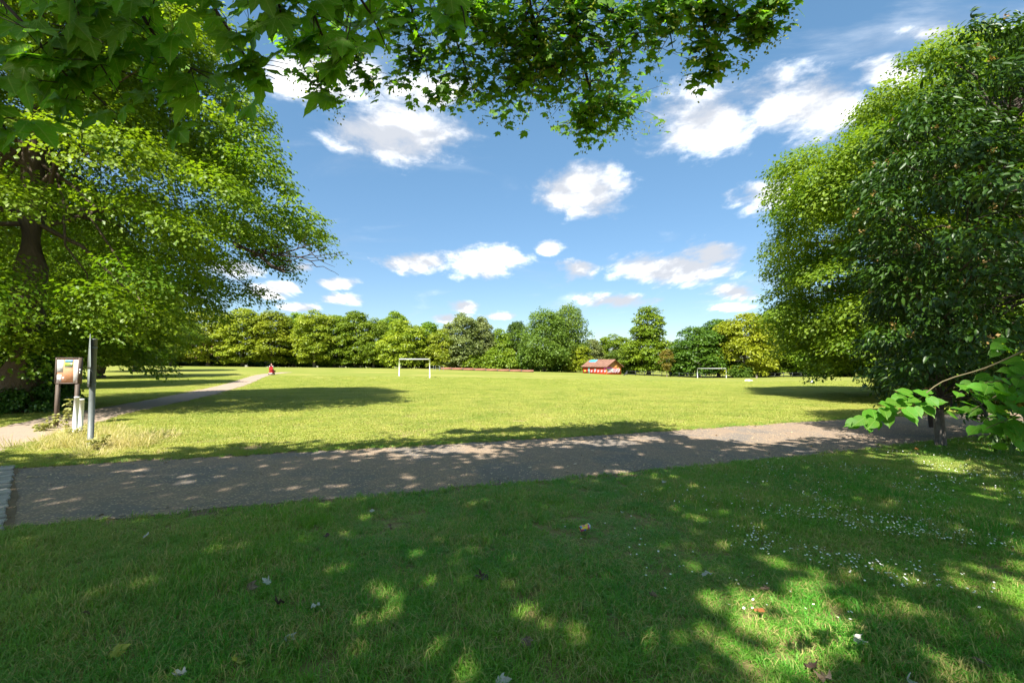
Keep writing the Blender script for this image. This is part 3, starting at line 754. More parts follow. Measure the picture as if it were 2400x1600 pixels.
# --- big maple, right
rg = np.random.default_rng(41)
RT = np.array([21.3, 22.0, 0])
prof = [(1.2, 6.8), (3, 7.6), (6.4, 8.6), (8.7, 8.8), (12.8, 7.0), (15.7, 3.8), (17.2, .8)]
cl = gen_clumps(rg, prof, 420, .9, 1.7, .65, .25, .38)
cl = cl[(1200 + FPX * (cl[:, 0] - cl[:, 3] * .9 + RT[0]) / (cl[:, 1] + RT[1])) > 1728 + np.clip(60 - cl[:, 2] * 12, 0, 60)]
mb = MB(); clump_leaves(rg, mb, cl, 340000, .15, T_DIA, .55, .75, .55, .4)
rcm = mb.mesh('crown'); rcm.materials.append(M['maple_right'])
rtm = trunk_mesh(rg, 17, .48, cl, 50, .85, 1.3, fork=.16, sides=14).mesh('trunk', True); rtm.materials.append(M['bark'])
tree('maple_tree', RT, 'big dome-shaped maple with boughs hanging to the grass on the right', rtm, rcm)
tree('maple_tree', (38, 30, 0), 'second maple behind the big dome-shaped maple, beyond the right edge', rtm, rcm, None, 2.2, (.95, .95, .95))

# --- evergreen with tree guard, right front
rg = np.random.default_rng(43)
ET = np.array([8.62, 9.25, 0])
prof = [(.9, 1.7), (1.6, 2.5), (3, 3.1), (5, 3.3), (7, 2.7), (8.4, 1.5), (9.2, .3)]
cl = gen_clumps(rg, prof, 170, .38, .75, .75, .2, .5); cl[:, 0] += np.interp(cl[:, 2], [.5, 2, 9], [.9, 1.9, 3.0])
ex = []
for (px, py, D, s_) in [(2060, 860, 8.8, .3), (2090, 890, 8.6, .28), (2230, 930, 8.2, .35), (2270, 960, 8.0, .3), (2040, 780, 8.8, .4), (2030, 640, 9, .4), (2010, 560, 9.2, .35), (2050, 470, 9, .4), (2080, 380, 9, .45), (2110, 300, 9, .5), (2200, 150, 9.2, .5), (2240, 80, 9.2, .4), (2310, 70, 9, .4),
                        (2310, 1000, 6.6, .25), (2345, 1015, 6.4, .25), (2330, 980, 6.7, .25), (2300, 900, 7.2, .4), (2340, 860, 7, .4), (2290, 780, 6.8, .5), (2330, 640, 6.6, .55), (2260, 560, 7, .55), (2320, 440, 6.8, .6), (2200, 700, 7.4, .5), (2180, 820, 7.8, .45), (2130, 850, 8.2, .4)]:
    c = P(px, py, D) - ET; ex.append([c[0], c[1], c[2], s_, s_ * .8])
cl = np.concatenate([cl, np.array(ex)])
mb = MB(); clump_leaves(rg, mb, cl, 62000, .135, T_LAN, .3, .5, .55, .35)
em = mb.mesh('crown'); em.materials.append(M['glossy'])
tk = MB(); zs = np.array([-.1, .3, .8, 1.5, 3, 5, 7.5]); tk.tube(np.stack([np.interp(zs, [0, 1.5, 8], [0, .05, 2.0]), zs * 0, zs], 1), [.075, .065, .06, .058, .05, .035, .015], 10)
for i in rg.choice(len(cl), 90, replace=False):
    c = cl[i]; z = max(.95, c[2] - rg.uniform(.3, 1.2)); a = np.array([np.interp(z, [0, 1.5, 8], [0, .05, 2.0]), 0, min(z, 7)])
    tk.tube(limb_path(rg, a, c[:3], 6, .05), np.linspace(.028, .006, 6), 5, cap=False)
tkm = tk.mesh('trunk', True); tkm.materials.append(M['bark_dark'])
ev = tree('evergreen_tree', ET, 'dark glossy evergreen with pinkish shoots, slender trunk in a tube guard', tkm, em)
# pale new shoots / flower heads
mb = MB(); k = rg.choice(len(cl), 130); dd = unit(rg.normal(0, 1, (130, 3)) + np.array([-.4, -.9, .5]))
base_ = cl[k, :3] + dd * cl[k, 3:4] * 1.0
pp = np.repeat(base_, 12, 0) + rg.normal(0, .03, (1560, 3)); leaves(mb, pp, rg.normal(0, 1, (1560, 3)) + [0, 0, .5], rg.normal(0, 1, (1560, 3)) + [0, 0, .5], rg.uniform(.03, .06, 1560), T_DIA[0], T_DIA[1], rg.uniform(0, 1, 1560))
M['shoots'] = leafmat('pinkish_shoots', (.28, .17, .06), (.42, .30, .12), .3)
fs = mb.build('flower_heads', M['shoots'], ev); fs['kind'] = 'stuff'
gd = MB(); gzs = np.array([0, .02, .25, .5, .70, .735, .76]); gd.tube(np.stack([gzs * -.02, gzs * 0, gzs], 1), [.098, .096, .092, .088, .086, .098, .092], 18)
def guardmat():
    m, t = mat('weathered_guard'); co = t.n('ShaderNodeTexCoord').outputs['Object']
    n = t.noise(t.v('MULTIPLY', co, (3, 3, 1)), 7, 6, .7); n2 = t.noise(co, 22, 5, .7)
    col = t.mix(t.ss(n, .4, .65), (.045, .037, .03), (.11, .095, .08)); col = t.mix(t.ss(n2, .62, .75), col, (.2, .21, .18))
    fin(t, t.n('ShaderNodeBsdfPrincipled', {'Base Color': col, 'Roughness': .6, 'Normal': bump(t, n2, .3, .01)}).outputs[0]); return m
gdo = gd.build('tree_guard', guardmat(), ev, True); gdo['label'] = 'weathered grey-brown plastic tube round the trunk'
# slim dark sapling trunk behind it
D = 12.2; b = P(2108, 935, D); rgs = np.random.default_rng(9)
prof = [(1.3, .8), (2.2, 1.3), (3.4, 1.4), (4.6, .8), (5.2, .2)]; cl2 = gen_clumps(rgs, prof, 40, .3, .55, .7)
mb = MB(); clump_leaves(rgs, mb, cl2, 7000, .13, T_LAN, .3, .5, .55, .35); cm2 = mb.mesh('crown'); cm2.materials.append(M['glossy'])
tm2 = trunk_mesh(rgs, 5.5, .055, cl2, 24, .9, 1.2, fork=.25, sides=8).mesh('trunk', True); tm2.materials.append(M['bark_dark'])
tree('evergreen_tree', (b[0] + .35, D, 0), 'slim dark evergreen sapling standing behind the guarded trunk', tm2, cm2)
for px, D, h, lab in ((2320, 17.5, 2.8, 'brownish hedge shrub at the right edge beyond the path'), (2215, 20, 2.6, 'hedge shrub right of the guarded trunk beyond the path'), (2120, 24, 2.4, 'hedge shrub in the shade of the big maple')):
    b = P(px, 900, D); stm, scm, H, W = K['shrub']
    e = tree('shrub', (b[0], D, 0), lab, stm, scm, None, D, (.7, .7, h / H), M['far_g'] if D < 18 else M['far_c']); e['category'] = 'shrub'
# low shrub sprig at right edge, near
b = P(2335, 1040, 8.2); rgs = np.random.default_rng(19)

# --- overhead sycamore: trunk behind the viewer, boughs over the path
rg = np.random.default_rng(61)
ST = np.array([-2.5, -5.5, 0.0])
syc = empty('sycamore_tree', ST, 'sycamore overhanging the top of the picture with lobed leaves', 'tree')
tk = MB(); zs = np.array([-.2, 0, .3, 1, 2.5, 4.5, 7, 10, 13]); tk.tube(np.stack([zs * .02, zs * .03, zs], 1), np.array([1.6, 1.45, 1.15, 1.0, .92, .82, .6, .4, .15]) * .42, 16)
tk.build('trunk', M['bark'], syc, True)
# crown mass above and behind the viewer (throws the dappled shade)
cl = []
kx, ky = -sdir.x / sdir.z, -sdir.y / sdir.z
for lx0 in np.arange(-9.8, 8.6, 1.12):
    for ly0 in np.arange(.6, 13.0, 1.12):
        lx_, ly_ = lx0 + rg.uniform(-.30, .30), ly0 + rg.uniform(-.30, .30)
        if ly_ > (8.7 if -4 < lx_ < 4 else 10.4 if lx_ < 0 else 7.2) + .33 * lx_: continue
        if lx_ > 2.0 and ly_ < 5.2 and rg.uniform() < .30: continue
        if .8 < lx_ < 2.7 and 1.7 < ly_ < 3.5 and rg.uniform() < .65: continue
        if lx_ > 6 and rg.uniform() < .4: continue
        h = 10.5 - .028 * ((lx_ + 2) ** 2 + (ly_ - 3) ** 2) + rg.uniform(-.8, .8)
        x, y = lx_ - kx * h, ly_ - ky * h
        while y + 1.2 > (h - 2.6) / .82: h += .3; x, y = lx_ - kx * h, ly_ - ky * h
        cl.append([x - ST[0], y - ST[1], h, rg.uniform(.8, 1.08), rg.uniform(.12, .28)])
for k_ in range(10):   # side of the crown that shades the evergreen
    h = rg.uniform(8.5, 13); lx_, ly_ = rg.uniform(8, 13.5), rg.uniform(5.5, 9.5); cl.append([lx_ - kx * (h - 4) - ST[0], ly_ - ky * (h - 4) - ST[1], h, rg.uniform(.7, 1.2), .5])
cl = np.array(cl)
mb = MB(); clump_leaves(rg, mb, cl, 26500, .22, T_MAPC, .08, 3.5, .4, .1)
o = mb.build('crown', M['maple'], syc); o['kind'] = 'stuff'
bm_ = MB()
for i in rg.choice(len(cl), 34, replace=False):
    if cl[i][0] + ST[0] > 1.5: continue
    c = cl[i]; z = np.clip(c[2] - 2.5, 3.5, 11); bm_.tube(limb_path(rg, [z * .02, z * .03, z], c[:3], 7, .06), np.linspace(.06, .008, 7), 6, cap=False)
big_me = []
for k in range(4):
    tv = T_MAP[0].copy(); tv[:, 2] += [.0, .10, -.06, .04][k] * tv[:, 0] ** 2 * 3 + [.0, -.12, .05, -.2][k] * np.maximum(0, tv[:, 1] - .3) ** 2; tv[:, 0] *= [1, .94, 1.06, .9][k]
    m_ = MB().add(tv, T_MAP[1], .25 + .15 * k).mesh('leaf', True); m_.materials.append(veined('maple_leaf_veined', M['maple'], True)); big_me.append(m_)
cand = []      # (size in picture, pos, normal, tip, size)
sam = []
def spray(pts, rad, nsub, per, lsize, face, r0, near):
    """bough given by (px,py,D) points; side twigs with hanging leaves around it"""
    c = np.array([P(*q_) for q_ in pts]); c = poly_resample(c, .12 if near else .3)
    bm_.tube(c - ST, np.linspace(r0, r0 * .3, len(c)), 6, cap=False)
    for i in range(nsub):
        t = rg.uniform(0, 1) ** .8; s0 = c[int(t * (len(c) - 1))]
        off = rg.normal(0, 1, 3) * rad * np.array([1, .9, .55]); off[2] -= .25 * rad
        e_ = s0 + off; pth = limb_path(rg, s0, e_, 4, .06, .05); bm_.tube(pth - ST, np.linspace(r0 * .28, .0018, 4), 4, cap=False)
        for j in range(per):
            b_ = pth[rg.integers(1, 4)] + rg.normal(0, .3, 3) * (rad * .9 if not near else rad * .35)
            az = rg.uniform(0, 6.28); tip = np.array([math.cos(az) * .6, math.sin(az) * .4, -rg.uniform(.5, 1.3)])
            up = np.array([0, 0, 1.0 - .35 * face]) + rg.normal(0, .38, 3) + face * np.array([-.1, -1.0, 0])
            sz = lsize * rg.uniform(.65, 1.15)
            cand.append((sz / np.linalg.norm(b_ - [0, 0, CAM_H]), b_, up, tip, sz, pth[2]))
        if not near and rg.uniform() < .7: sam.append(pth[3] + rg.normal(0, .05, 3))
NB = [ # near boughs: leaves about two metres off
 ([(-60, -60, 2.0), (60, 60, 2.0), (130, 150, 2.0), (215, 235, 2.1)], .20, 20), ([(150, -60, 1.9), (200, 90, 2.0), (260, 195, 2.1)], .17, 17),
 ([(280, -60, 2.1), (340, 60, 2.1), (400, 130, 2.2), (480, 180, 2.2)], .17, 18), ([(440, -60, 2.2), (520, 60, 2.2), (570, 140, 2.2), (610, 200, 2.2)], .12, 16),
 ([(560, -60, 2.0), (640, 10, 2.1), (650, 90, 2.1)], .10, 8), ([(660, -60, 2.2), (720, 30, 2.2), (755, 110, 2.2), (830, 145, 2.2)], .14, 14), ([(780, -70, 2.2), (850, 30, 2.3), (890, 115, 2.3)], .13, 11),
 ([(960, -60, 2.2), (1050, -10, 2.2), (1070, 70, 2.2)], .09, 7), ([(-60, 180, 1.9), (-20, 250, 1.9), (15, 300, 1.9)], .08, 6), ([(350, -80, 2.3), (200, -30, 2.3), (60, -20, 2.2)], .18, 13), ([(900, -90, 2.3), (700, -40, 2.3), (500, -30, 2.3)], .15, 10)]
for pts, rad, ns in NB: spray(pts, rad, ns, 2, .150, 1.0, .009, True)
FB = [ # boughs further out over the path
 ([(1205, -60, 5.6), (1218, 20, 6.0), (1232, 80, 6.3), (1240, 130, 6.6), (1222, 190, 7.0)], .55, 60, .035), ([(1296, -60, 5.8), (1305, 20, 6.2), (1325, 90, 6.6), (1350, 185, 7.2), (1362, 232, 7.6)], .50, 60, .05),
 ([(1362, 232, 7.6), (1400, 245, 7.8), (1440, 235, 7.9)], .33, 40, .02), ([(1362, 232, 7.6), (1335, 275, 8.1), (1362, 318, 8.5)], .26, 34, .02), ([(1305, 20, 6.2), (1380, 15, 6.2), (1450, 60, 6.2), (1500, 80, 6.2)], .36, 34, .025),
 ([(1560, -60, 5.2), (1610, 5, 5.2), (1660, 32, 5.2), (1740, 40, 5.2), (1780, 60, 5.2)], .22, 40, .025), ([(1610, 5, 5.2), (1620, 80, 5.4), (1632, 150, 5.5), (1630, 180, 5.5)], .15, 22, .016), ([(1740, 40, 5.2), (1745, 100, 5.2)], .13, 12, .012),
 ([(1480, -60, 5.6), (1530, 40, 5.7), (1545, 110, 5.8)], .22, 26, .02), ([(1232, 80, 6.3), (1180, 170, 6.9), (1160, 230, 7.2)], .36, 38, .02), ([(1000, -60, 6.2), (1040, 70, 6.4), (1075, 170, 6.9), (1100, 235, 7.2)], .34, 40, .022),
 ([(930, -40, 6.2), (960, 80, 6.5), (985, 190, 7.0)], .28, 30, .02), ([(800, -20, 6.2), (790, 120, 6.4), (750, 205, 6.7)], .24, 26, .018), ([(640, 60, 6.4), (680, 110, 6.4), (720, 150, 6.5)], .22, 18, .014), ([(1325, 90, 6.6), (1270, 150, 7.0), (1255, 235, 7.4)], .40, 40, .02),
 ([(1100, -40, 6.2), (1130, 60, 6.3), (1140, 130, 6.6)], .40, 36, .02), ([(1400, -40, 6.0), (1420, 100, 6.6), (1440, 170, 7.0)], .30, 24, .02), ([(1690, -60, 5.0), (1760, -10, 5.0), (1790, 10, 5.0)], .16, 16, .014), ([(870, -50, 6.4), (900, 30, 6.4), (890, 90, 6.6)], .25, 20, .016), ([(960, 80, 6.5), (940, 150, 6.8), (925, 200, 7.0)], .2, 16, .012), ([(790, 120, 6.4), (830, 160, 6.6), (850, 190, 6.6)], .2, 14, .012), ([(1075, 170, 6.9), (1020, 200, 7), (1000, 225, 7.1)], .2, 14, .012), ([(720, 150, 6.5), (735, 200, 6.6), (745, 228, 6.7)], .13, 9, .01), ([(1180, 20, 6.2), (1100, 30, 6.3), (1010, 20, 6.3)], .3, 26, .016),
 ([(1250, -130, 5.3), (1050, -140, 5.2), (800, -150, 5.0), (560, -170, 4.9)], .55, 110, .03), ([(800, -150, 5.0), (450, -190, 4.7), (150, -230, 4.5), (-100, -260, 4.4)], .5, 100, .025)]
for pts, rad, ns, r0 in FB: spray(pts, rad, int(ns * 1.05), 7, .130, .8, r0, False)
# limbs that carry the boughs back to the trunk
for q_, z in (((1296, -60, 5.8), 4.2), ((1205, -60, 5.6), 4.0), ((1560, -60, 5.2), 3.8), ((1000, -60, 6.2), 4.3), ((280, -60, 2.1), 3.3), ((660, -60, 2.2), 3.4), ((-60, -60, 2.0), 3.2), ((800, -20, 6.2), 4.4), ((1480, -60, 5.6), 4.0)):
    e_ = P(*q_) - ST; bm_.tube(limb_path(rg, [.08, .1, z], e_, 9, .10, .01), np.linspace(.04, .010 if q_[2] < 3 else .022, 9), 7, cap=False)
bo = bm_.build('branches', M['twig'], syc, True)
cand.sort(key=lambda c: -c[0])
for c in cand[:300]:
    n = unit(c[2]); t = unit(c[3] - (c[3] @ n) * n); x = np.cross(t, n)
    o = bpy.data.objects.new('leaf', big_me[rg.integers(0, 4)]); C.objects.link(o); o.parent = syc
    pl = c[1] - ST
    o.matrix_local = Matrix(((x[0] * c[4], t[0] * c[4], n[0] * c[4], pl[0]), (x[1] * c[4], t[1] * c[4], n[1] * c[4], pl[1]), (x[2] * c[4], t[2] * c[4], n[2] * c[4], pl[2]), (0, 0, 0, 1)))
rest = cand[300:]; mb = MB()
leaves(mb, np.array([c[1] - ST for c in rest]), np.array([c[2] for c in rest]), np.array([c[3] for c in rest]), np.array([c[4] for c in rest]), T_MAPS[0], T_MAPS[1], rg.uniform(0, 1, len(rest)))
o = mb.build('leaves', M['maple'], syc); o['kind'] = 'stuff'
mb = MB(); sp_ = np.repeat(np.array(sam), 14, 0); n = len(sp_); sp_ = sp_ + rg.normal(0, 1, (n, 3)) * np.array([.045, .045, .07]) - [0, 0, .05]
leaves(mb, sp_ - ST, rg.normal(0, 1, (n, 3)), rg.normal(0, .6, (n, 3)) - [0, 0, 1.0], rg.uniform(.03, .05, n), T_DIA[0], T_DIA[1], rg.uniform(0, 1, n))
o = mb.build('seed_clusters', M['samara'], syc); o['kind'] = 'stuff'

# --- bright lime twig at the right, from a young tree standing just out of view
rg = np.random.default_rng(71)
YT = np.array([3.6, .9, 0.0])
yl = empty('young_lime_tree', YT, 'young lime reaching in from the right edge with bright serrated heart-shaped leaves', 'tree')
bm_ = MB(); zs = np.array([-.1, 0, .8, 1.8, 3.0, 4.2]); bm_.tube(np.stack([zs * .01, zs * 0, zs], 1), [.07, .06, .05, .042, .03, .01], 10)
bm_.build('trunk', M['bark'], yl, True)
bm_ = MB(); lim_me = []
for k in range(3):
    tv = T_LIM[0].copy(); tv[:, 2] += [.12, -.15, .05][k] * tv[:, 0] ** 2 - [.1, .25, .0][k] * np.maximum(0, tv[:, 1] - .4) ** 2
    m_ = MB().add(tv, T_LIM[1], .2 + .3 * k).mesh('leaf', True); m_.materials.append(veined('lime_leaf_veined', M['lime_twig'], False)); lim_me.append(m_)
def lime_leaf(b_, tip, up, sz):
    n = unit(up); t = unit(tip - (tip @ n) * n); x = np.cross(t, n); pl = b_ - YT
    o = bpy.data.objects.new('leaf', lim_me[rg.integers(0, 3)]); C.objects.link(o); o.parent = yl
    o.matrix_local = Matrix(((x[0] * sz, t[0] * sz, n[0] * sz, pl[0]), (x[1] * sz, t[1] * sz, n[1] * sz, pl[1]), (x[2] * sz, t[2] * sz, n[2] * sz, pl[2]), (0, 0, 0, 1)))
tw = [P(*q_) for q_ in ((2420, 770, 1.5), (2352, 805, 1.52), (2260, 846, 1.55), (2165, 876, 1.6), (2100, 925, 1.6), (2060, 950, 1.6), (1985, 985, 1.6))]
tw = poly_resample(np.array(tw), .03)
bm_.tube(np.concatenate([[YT + [0, 0, 2.6], YT + [-.6, .15, 2.3], YT + [-1.2, .4, 2.0]], tw]) - YT, np.concatenate([[.016, .012, .009], np.linspace(.0030, .0011, len(tw))]), 6)
LV = [(2110, 918, -.9, .1), (2085, 915, -1, .25), (2060, 925, -.8, -.1), (2040, 930, -1, .3), (2010, 945, -1, .2), (1985, 960, -.9, -.2), (1965, 968, -1, -.4), (1990, 975, -.6, -1), (2070, 940, -.2, -1), (2040, 955, -.2, -1),
      (2020, 948, -.4, -.9), (2100, 935, .1, -1), (2130, 915, 1, -.15), (2120, 925, .3, -.9), (2085, 950, .0, -1.1), (2055, 935, -.7, .4), (2140, 900, -.5, .7), (2010, 965, -.7, -.8), (2095, 905, -.8, .6), (2300, 790, -.6, -.4), (2325, 785, .2, .8), (2300, 795, -.9, -.4), (2320, 800, .4, .3)]
for (px, py, tx_, tz_) in LV + [(a_ + rg.normal(0, 16), b_ + rg.normal(0, 12), c_ + rg.normal(0, .4), d_) for a_, b_, c_, d_ in LV]:
    b_ = P(px, py, 1.6 + rg.normal(0, .03)); lime_leaf(b_, np.array([tx_ + rg.normal(0, .2), rg.normal(-.1, .3), tz_ - .25]), np.array([rg.normal(0, .35), -.65 + rg.normal(0, .2), .75]), rg.uniform(.032, .048))
for spn in ([(2420, 800, 1.5), (2370, 850, 1.5), (2330, 880, 1.5), (2270, 920, 1.5), (2215, 950, 1.5)], [(2440, 860, 1.45), (2380, 920, 1.45), (2320, 960, 1.45), (2260, 985, 1.45)], [(2420, 790, 1.5), (2340, 860, 1.6), (2260, 880, 1.6), (2190, 890, 1.6)], [(2440, 900, 1.4), (2370, 970, 1.4), (2340, 990, 1.4)]):
    c = poly_resample(np.array([P(*q_) for q_ in spn]), .03); bm_.tube(np.concatenate([[YT + [-.5, .2, 2.1]], c]) - YT, np.concatenate([[.007], np.linspace(.003, .001, len(c))]), 5)
    for i in np.linspace(2, len(c) - 1, 34).astype(int):
        lime_leaf(c[i] + rg.normal(0, .022, 3), np.array([rg.uniform(-1.2, .6), rg.normal(-.2, .4), rg.uniform(-1, .25)]), np.array([rg.normal(0, .4), -.6 + rg.normal(0, .25), .8]), rg.uniform(.032, .050))
rgc = np.random.default_rng(73); cl = []
for k in range(26):
    a = rgc.uniform(0, 6.28); z = rgc.uniform(1.9, 4.6); r_ = rgc.uniform(.3, 1.3); c = np.array([r_ * math.cos(a) + .5, r_ * math.sin(a) - .6, z]); cl.append([*c, .4, .28])
    bm_.tube(limb_path(rgc, [0, 0, max(1.4, z - .6)], c, 5, .05), np.linspace(.014, .003, 5), 5, cap=False)
bm_.build('branches', M['twig_green'], yl, True)
mb = MB(); clump_leaves(rgc, mb, np.array(cl), 2600, .085, T_DIA, .3, .7, .5, .2); o = mb.build('crown', M['lime_twig'], yl); o['kind'] = 'stuff'

# ------------------------------------------------------------------ things
def smooth_tube(name, pts, r, m, parent=None, n=16, loc=None):
    return MB().tube(pts, r, n).build(name, m, parent, True, loc)
M['white'] = flat('white_paint', (.72, .72, .70), .5, .08, 6)
M['galv'] = flat('galvanised_steel', (.15, .165, .155), .55, .3, 14, .3, .15)
M['greyback'] = flat('grey_sign_back', (.16, .18, .17), .6, .15, 5, .1)
M['wood'] = flat('dark_brown_wood', (.085, .060, .046), .65, .35, 12, bmp=.3)
M['cork'] = flat('rust_cork_board', (.60, .27, .13), .85, .35, 9)
M['paper'] = flat('white_paper', (.72, .71, .66), .7, .05, 4)
M['ink'] = flat('grey_print', (.22, .23, .28), .8, .3, 40)
M['bluep'] = flat('blue_print', (.12, .30, .62), .6, .2, 6)
M['greenp'] = flat('green_print', (.28, .42, .06), .6, .25, 9)
M['metal'] = flat('bright_metal', (.6, .6, .58), .35, .1, 20, .8)
M['glass'] = None

# notice board
nb_c = P(152, 985, 12.4); NBX = P(150.5, 850, 12.4)[0]
nb = empty('notice_board', (NBX, 12.4, 0), 'small wooden park notice board on two dark posts with papers pinned inside', 'notice board')
W_, z0, z1 = .655, 1.145, 1.86
for s in (-1, 1): MB().box((s * .245 + (.02 if s > 0 else -.02), .085, .60), (.075, .075, 1.32)).build('leg', M['wood'], nb)
MB().box((0, .085, (z0 + z1) / 2), (W_ - .05, .04, z1 - z0 - .05)).build('back_panel', M['wood'], nb)
fr = MB()
for s in (-1, 1): fr.box((s * (W_ / 2 - .015), .09, (z0 + z1) / 2), (.03, .11, z1 - z0))
for z in (z0 + .0145, z1 - .0145): fr.box((0, .09, z), (W_ - .061, .108, .029))
fr.build('case_frame', M['wood'], nb)
MB().box((0, .061, (z0 + z1) / 2), (W_ - .062, .006, z1 - z0 - .062)).build('cork_board', M['cork'], nb)
def paper(x0, x1, za, zb, m=None, nm='poster'): return MB().box(((x0 + x1) / 2, .055, (za + zb) / 2), (x1 - x0, .003, zb - za)).build(nm, m or M['paper'], nb)
def ink(par, x0, x1, za, zb, m): MB().box(((x0 + x1) / 2, .0525, (za + zb) / 2), (x1 - x0, .0012, zb - za)).build('print', m, par)
p1 = paper(-.29, -.125, 1.46, 1.80)
rg = np.random.default_rng(2)
for k in range(7): ink(p1, -.26 + rg.uniform(0, .05), -.24 + rg.uniform(.04, .09), 1.50 + k * .04, 1.512 + k * .04 + rg.uniform(0, .01), M['ink'])
p2 = paper(-.085, .135, 1.585, 1.80); ink(p2, -.083, .134, 1.73, 1.798, M['bluep']); ink(p2, -.083, .134, 1.62, 1.728, M['greenp'])
p3 = paper(.165, .295, 1.185, 1.80)
for k in range(16): ink(p3, .175, .23 + rg.uniform(0, .055), 1.24 + k * .034, 1.25 + k * .034, M['ink'])
MB().box((-.225, .0565, 1.30), (.12, .002, .20)).build('poster', M['paper'], nb).location.y = 0.0
gm, t = mat('case_glass'); fin(t, t.n('ShaderNodeMixShader', {0: .06, 1: t.n('ShaderNodeBsdfTransparent').outputs[0], 2: t.n('ShaderNodeBsdfGlossy', {'Roughness': .05}).outputs[0]}).outputs[0])
MB().box((0, .043, (z0 + z1) / 2), (W_ - .062, .004, z1 - z0 - .062)).build('glass_door', gm, nb)
lk = MB().box((W_ / 2 + .008, .06, 1.50), (.014, .03, .11)).box((W_ / 2 + .012, .05, 1.44), (.02, .02, .05)).build('lock', M['metal'], nb)

# steel post with a triangular sign seen edge-on
D = 9.2; sp0 = P(207, 1025, D); tp = P(222, 780, D)
sg = empty('sign_post', (sp0[0], D, 0), 'leaning grey steel post with a sign plate seen edge-on', 'sign post')
H_ = 2.16; lx = -.03
smooth_tube('post', [(0, 0, -.1), (lx * .5, 0, H_ / 2), (lx, 0, H_)], .051, M['galv'], sg, 18)
MB().tube([(lx, 0, H_ - .001), (lx, 0, H_ + .02)], [.0545, .0545], 18).build('post_cap', M['galv'], sg, True)
vd = np.array([sp0[0], D]) / np.hypot(sp0[0], D); ang = math.atan2(vd[1], vd[0]) + R(4.5)
dx, dy = math.cos(ang), math.sin(ang); nx, ny = -dy, dx        # plate runs almost along the line of sight, on the post's left side
def plate(nm, poly, th=.004):
    V = []; o_ = np.array([nx, ny]) * .062
    for s in (0, 1):
        for (u_, z) in poly: V.append((lx * z / H_ + o_[0] + dx * u_ + nx * th * s, o_[1] + dy * u_ + ny * th * s, z))
    n = len(poly); mb = MB(); mb.add(V, [[i, (i + 1) % n, n + (i + 1) % n, n + i] for i in range(n)])
    mb.F.append(np.array([list(range(n))[::-1]], np.int32)); mb.A.append(np.full(1, .5, np.float32)); mb.F.append(np.array([list(range(n, 2 * n))], np.int32)); mb.A.append(np.full(1, .5, np.float32))
    return mb.build(nm, M['greyback'], sg)
plate('triangle_plate', [(-.36, 1.58), (.36, 1.58), (.37, 1.62), (.03, 2.27), (-.03, 2.27), (-.37, 1.62)])
plate('lower_plate', [(-.22, 1.20), (.22, 1.20), (.22, 1.56), (-.22, 1.56)])
for z in (2.0, 1.27):
    MB().tube([(lx * z / H_, 0, z - .016), (lx * z / H_, 0, z + .016)], [.057, .057], 16).box((lx * z / H_ + nx * .055, ny * .055, z), (.05, .03, .03), ang).build('clip', M['galv'], sg)

# two white stub posts
for px, py, D, top, lab, tx_ in ((170, 1008, 10.55, 912, 'taller left one of two white stub posts in the weeds', 178), (183, 1002, 10.75, 917, 'shorter right one of two white stub posts in the weeds', 188)):
    b = P(px, py, D); h = P(px, top, D)[2]; b[2] = 0
    bl = empty('stub_post', (b[0], D, 0), lab, 'post', 'white stub posts by the sign'); ln = (P(tx_, top, D)[0] - b[0]) * .45
    smooth_tube('post', [(0, 0, -.1), (ln * .5, 0, h / 2), (ln, 0, h)], .048, M['white'], bl, 16)
    MB().tube([(ln, 0, h - .002), (ln, 0, h + .012), (ln, 0, h + .018)], [.0495, .0495, .03], 16).build('cap', M['white'], bl, True)

# tall weeds round the sign posts
rg = np.random.default_rng(15)
M['weed'] = grassmat('dry_weed', ((.26, .27, .06), (.42, .38, .13), (.62, .50, .26)))
n = 210; a = rg.uniform(0, 1, n); bx_ = np.interp(a, [0, 1], [-11.9, -7.4]); by_ = 11.2 - (bx_ + 11.9) * .44 + rg.normal(0, .62, n)
dd = path_dist(bx_, by_); k = dd > .15; bx_, by_ = bx_[k], by_[k]; n = len(bx_)
protos = [blade_patch(90 + i, .36, 46, .10, .46, .004, .009) for i in range(5)]
scatter('long_grass', protos, M['weed'], np.stack([bx_, by_, np.zeros(n)], 1), np.stack([np.zeros(n), np.zeros(n), rg.uniform(0, 6.28, n)], 1), np.stack([np.ones(n), np.ones(n), rg.uniform(.4, 1.0, n)], 1), rg.integers(0, 5, n), 'unmown straw-coloured grass round the sign and notice board', 'grass')
M['nettle'] = leafmat('nettle_leaf', (.20, .25, .06), (.46, .44, .18), .35)
def weed(px, py, D, h, nst, lab):
    b = P(px, py, D); w_ = empty('weed', (b[0], D, 0), lab, 'weed', 'weeds by the notice board'); sm = MB(); lm = MB()
    for k in range(nst):
        e_ = np.array([rg.normal(0, .09), rg.normal(0, .09), h * rg.uniform(.6, 1)]); pth = limb_path(rg, rg.normal(0, .05, 3) * [1, 1, 0], e_, 7, 0, .02); sm.tube(pth, np.linspace(.005, .002, 7), 5)
        for q_ in pth[1:]:
            m_ = 5; az = rg.uniform(0, 6.28, m_); pos = np.repeat(q_[None], m_, 0); tip = np.stack([np.cos(az), np.sin(az), np.full(m_, -.2)], 1)
            leaves(lm, pos, np.tile([0, 0, 1.0], (m_, 1)) + rg.normal(0, .3, (m_, 3)), tip, rg.uniform(.06, .12, m_), T_LAN[0] * [1.6, 1, 1], T_LAN[1], rg.uniform(0, 1, m_))
    sm.build('stem', M['twig_green'], w_); lm.build('foliage', M['nettle'], w_)
weed(153, 985, 11.6, .78, 3, 'tall leafy weed between the notice board posts'); weed(118, 985, 11.9, .40, 4, 'dry low weed left of the notice board posts'); weed(90, 998, 11.4, .22, 5, 'low leafy dock at the path corner left of the notice board')
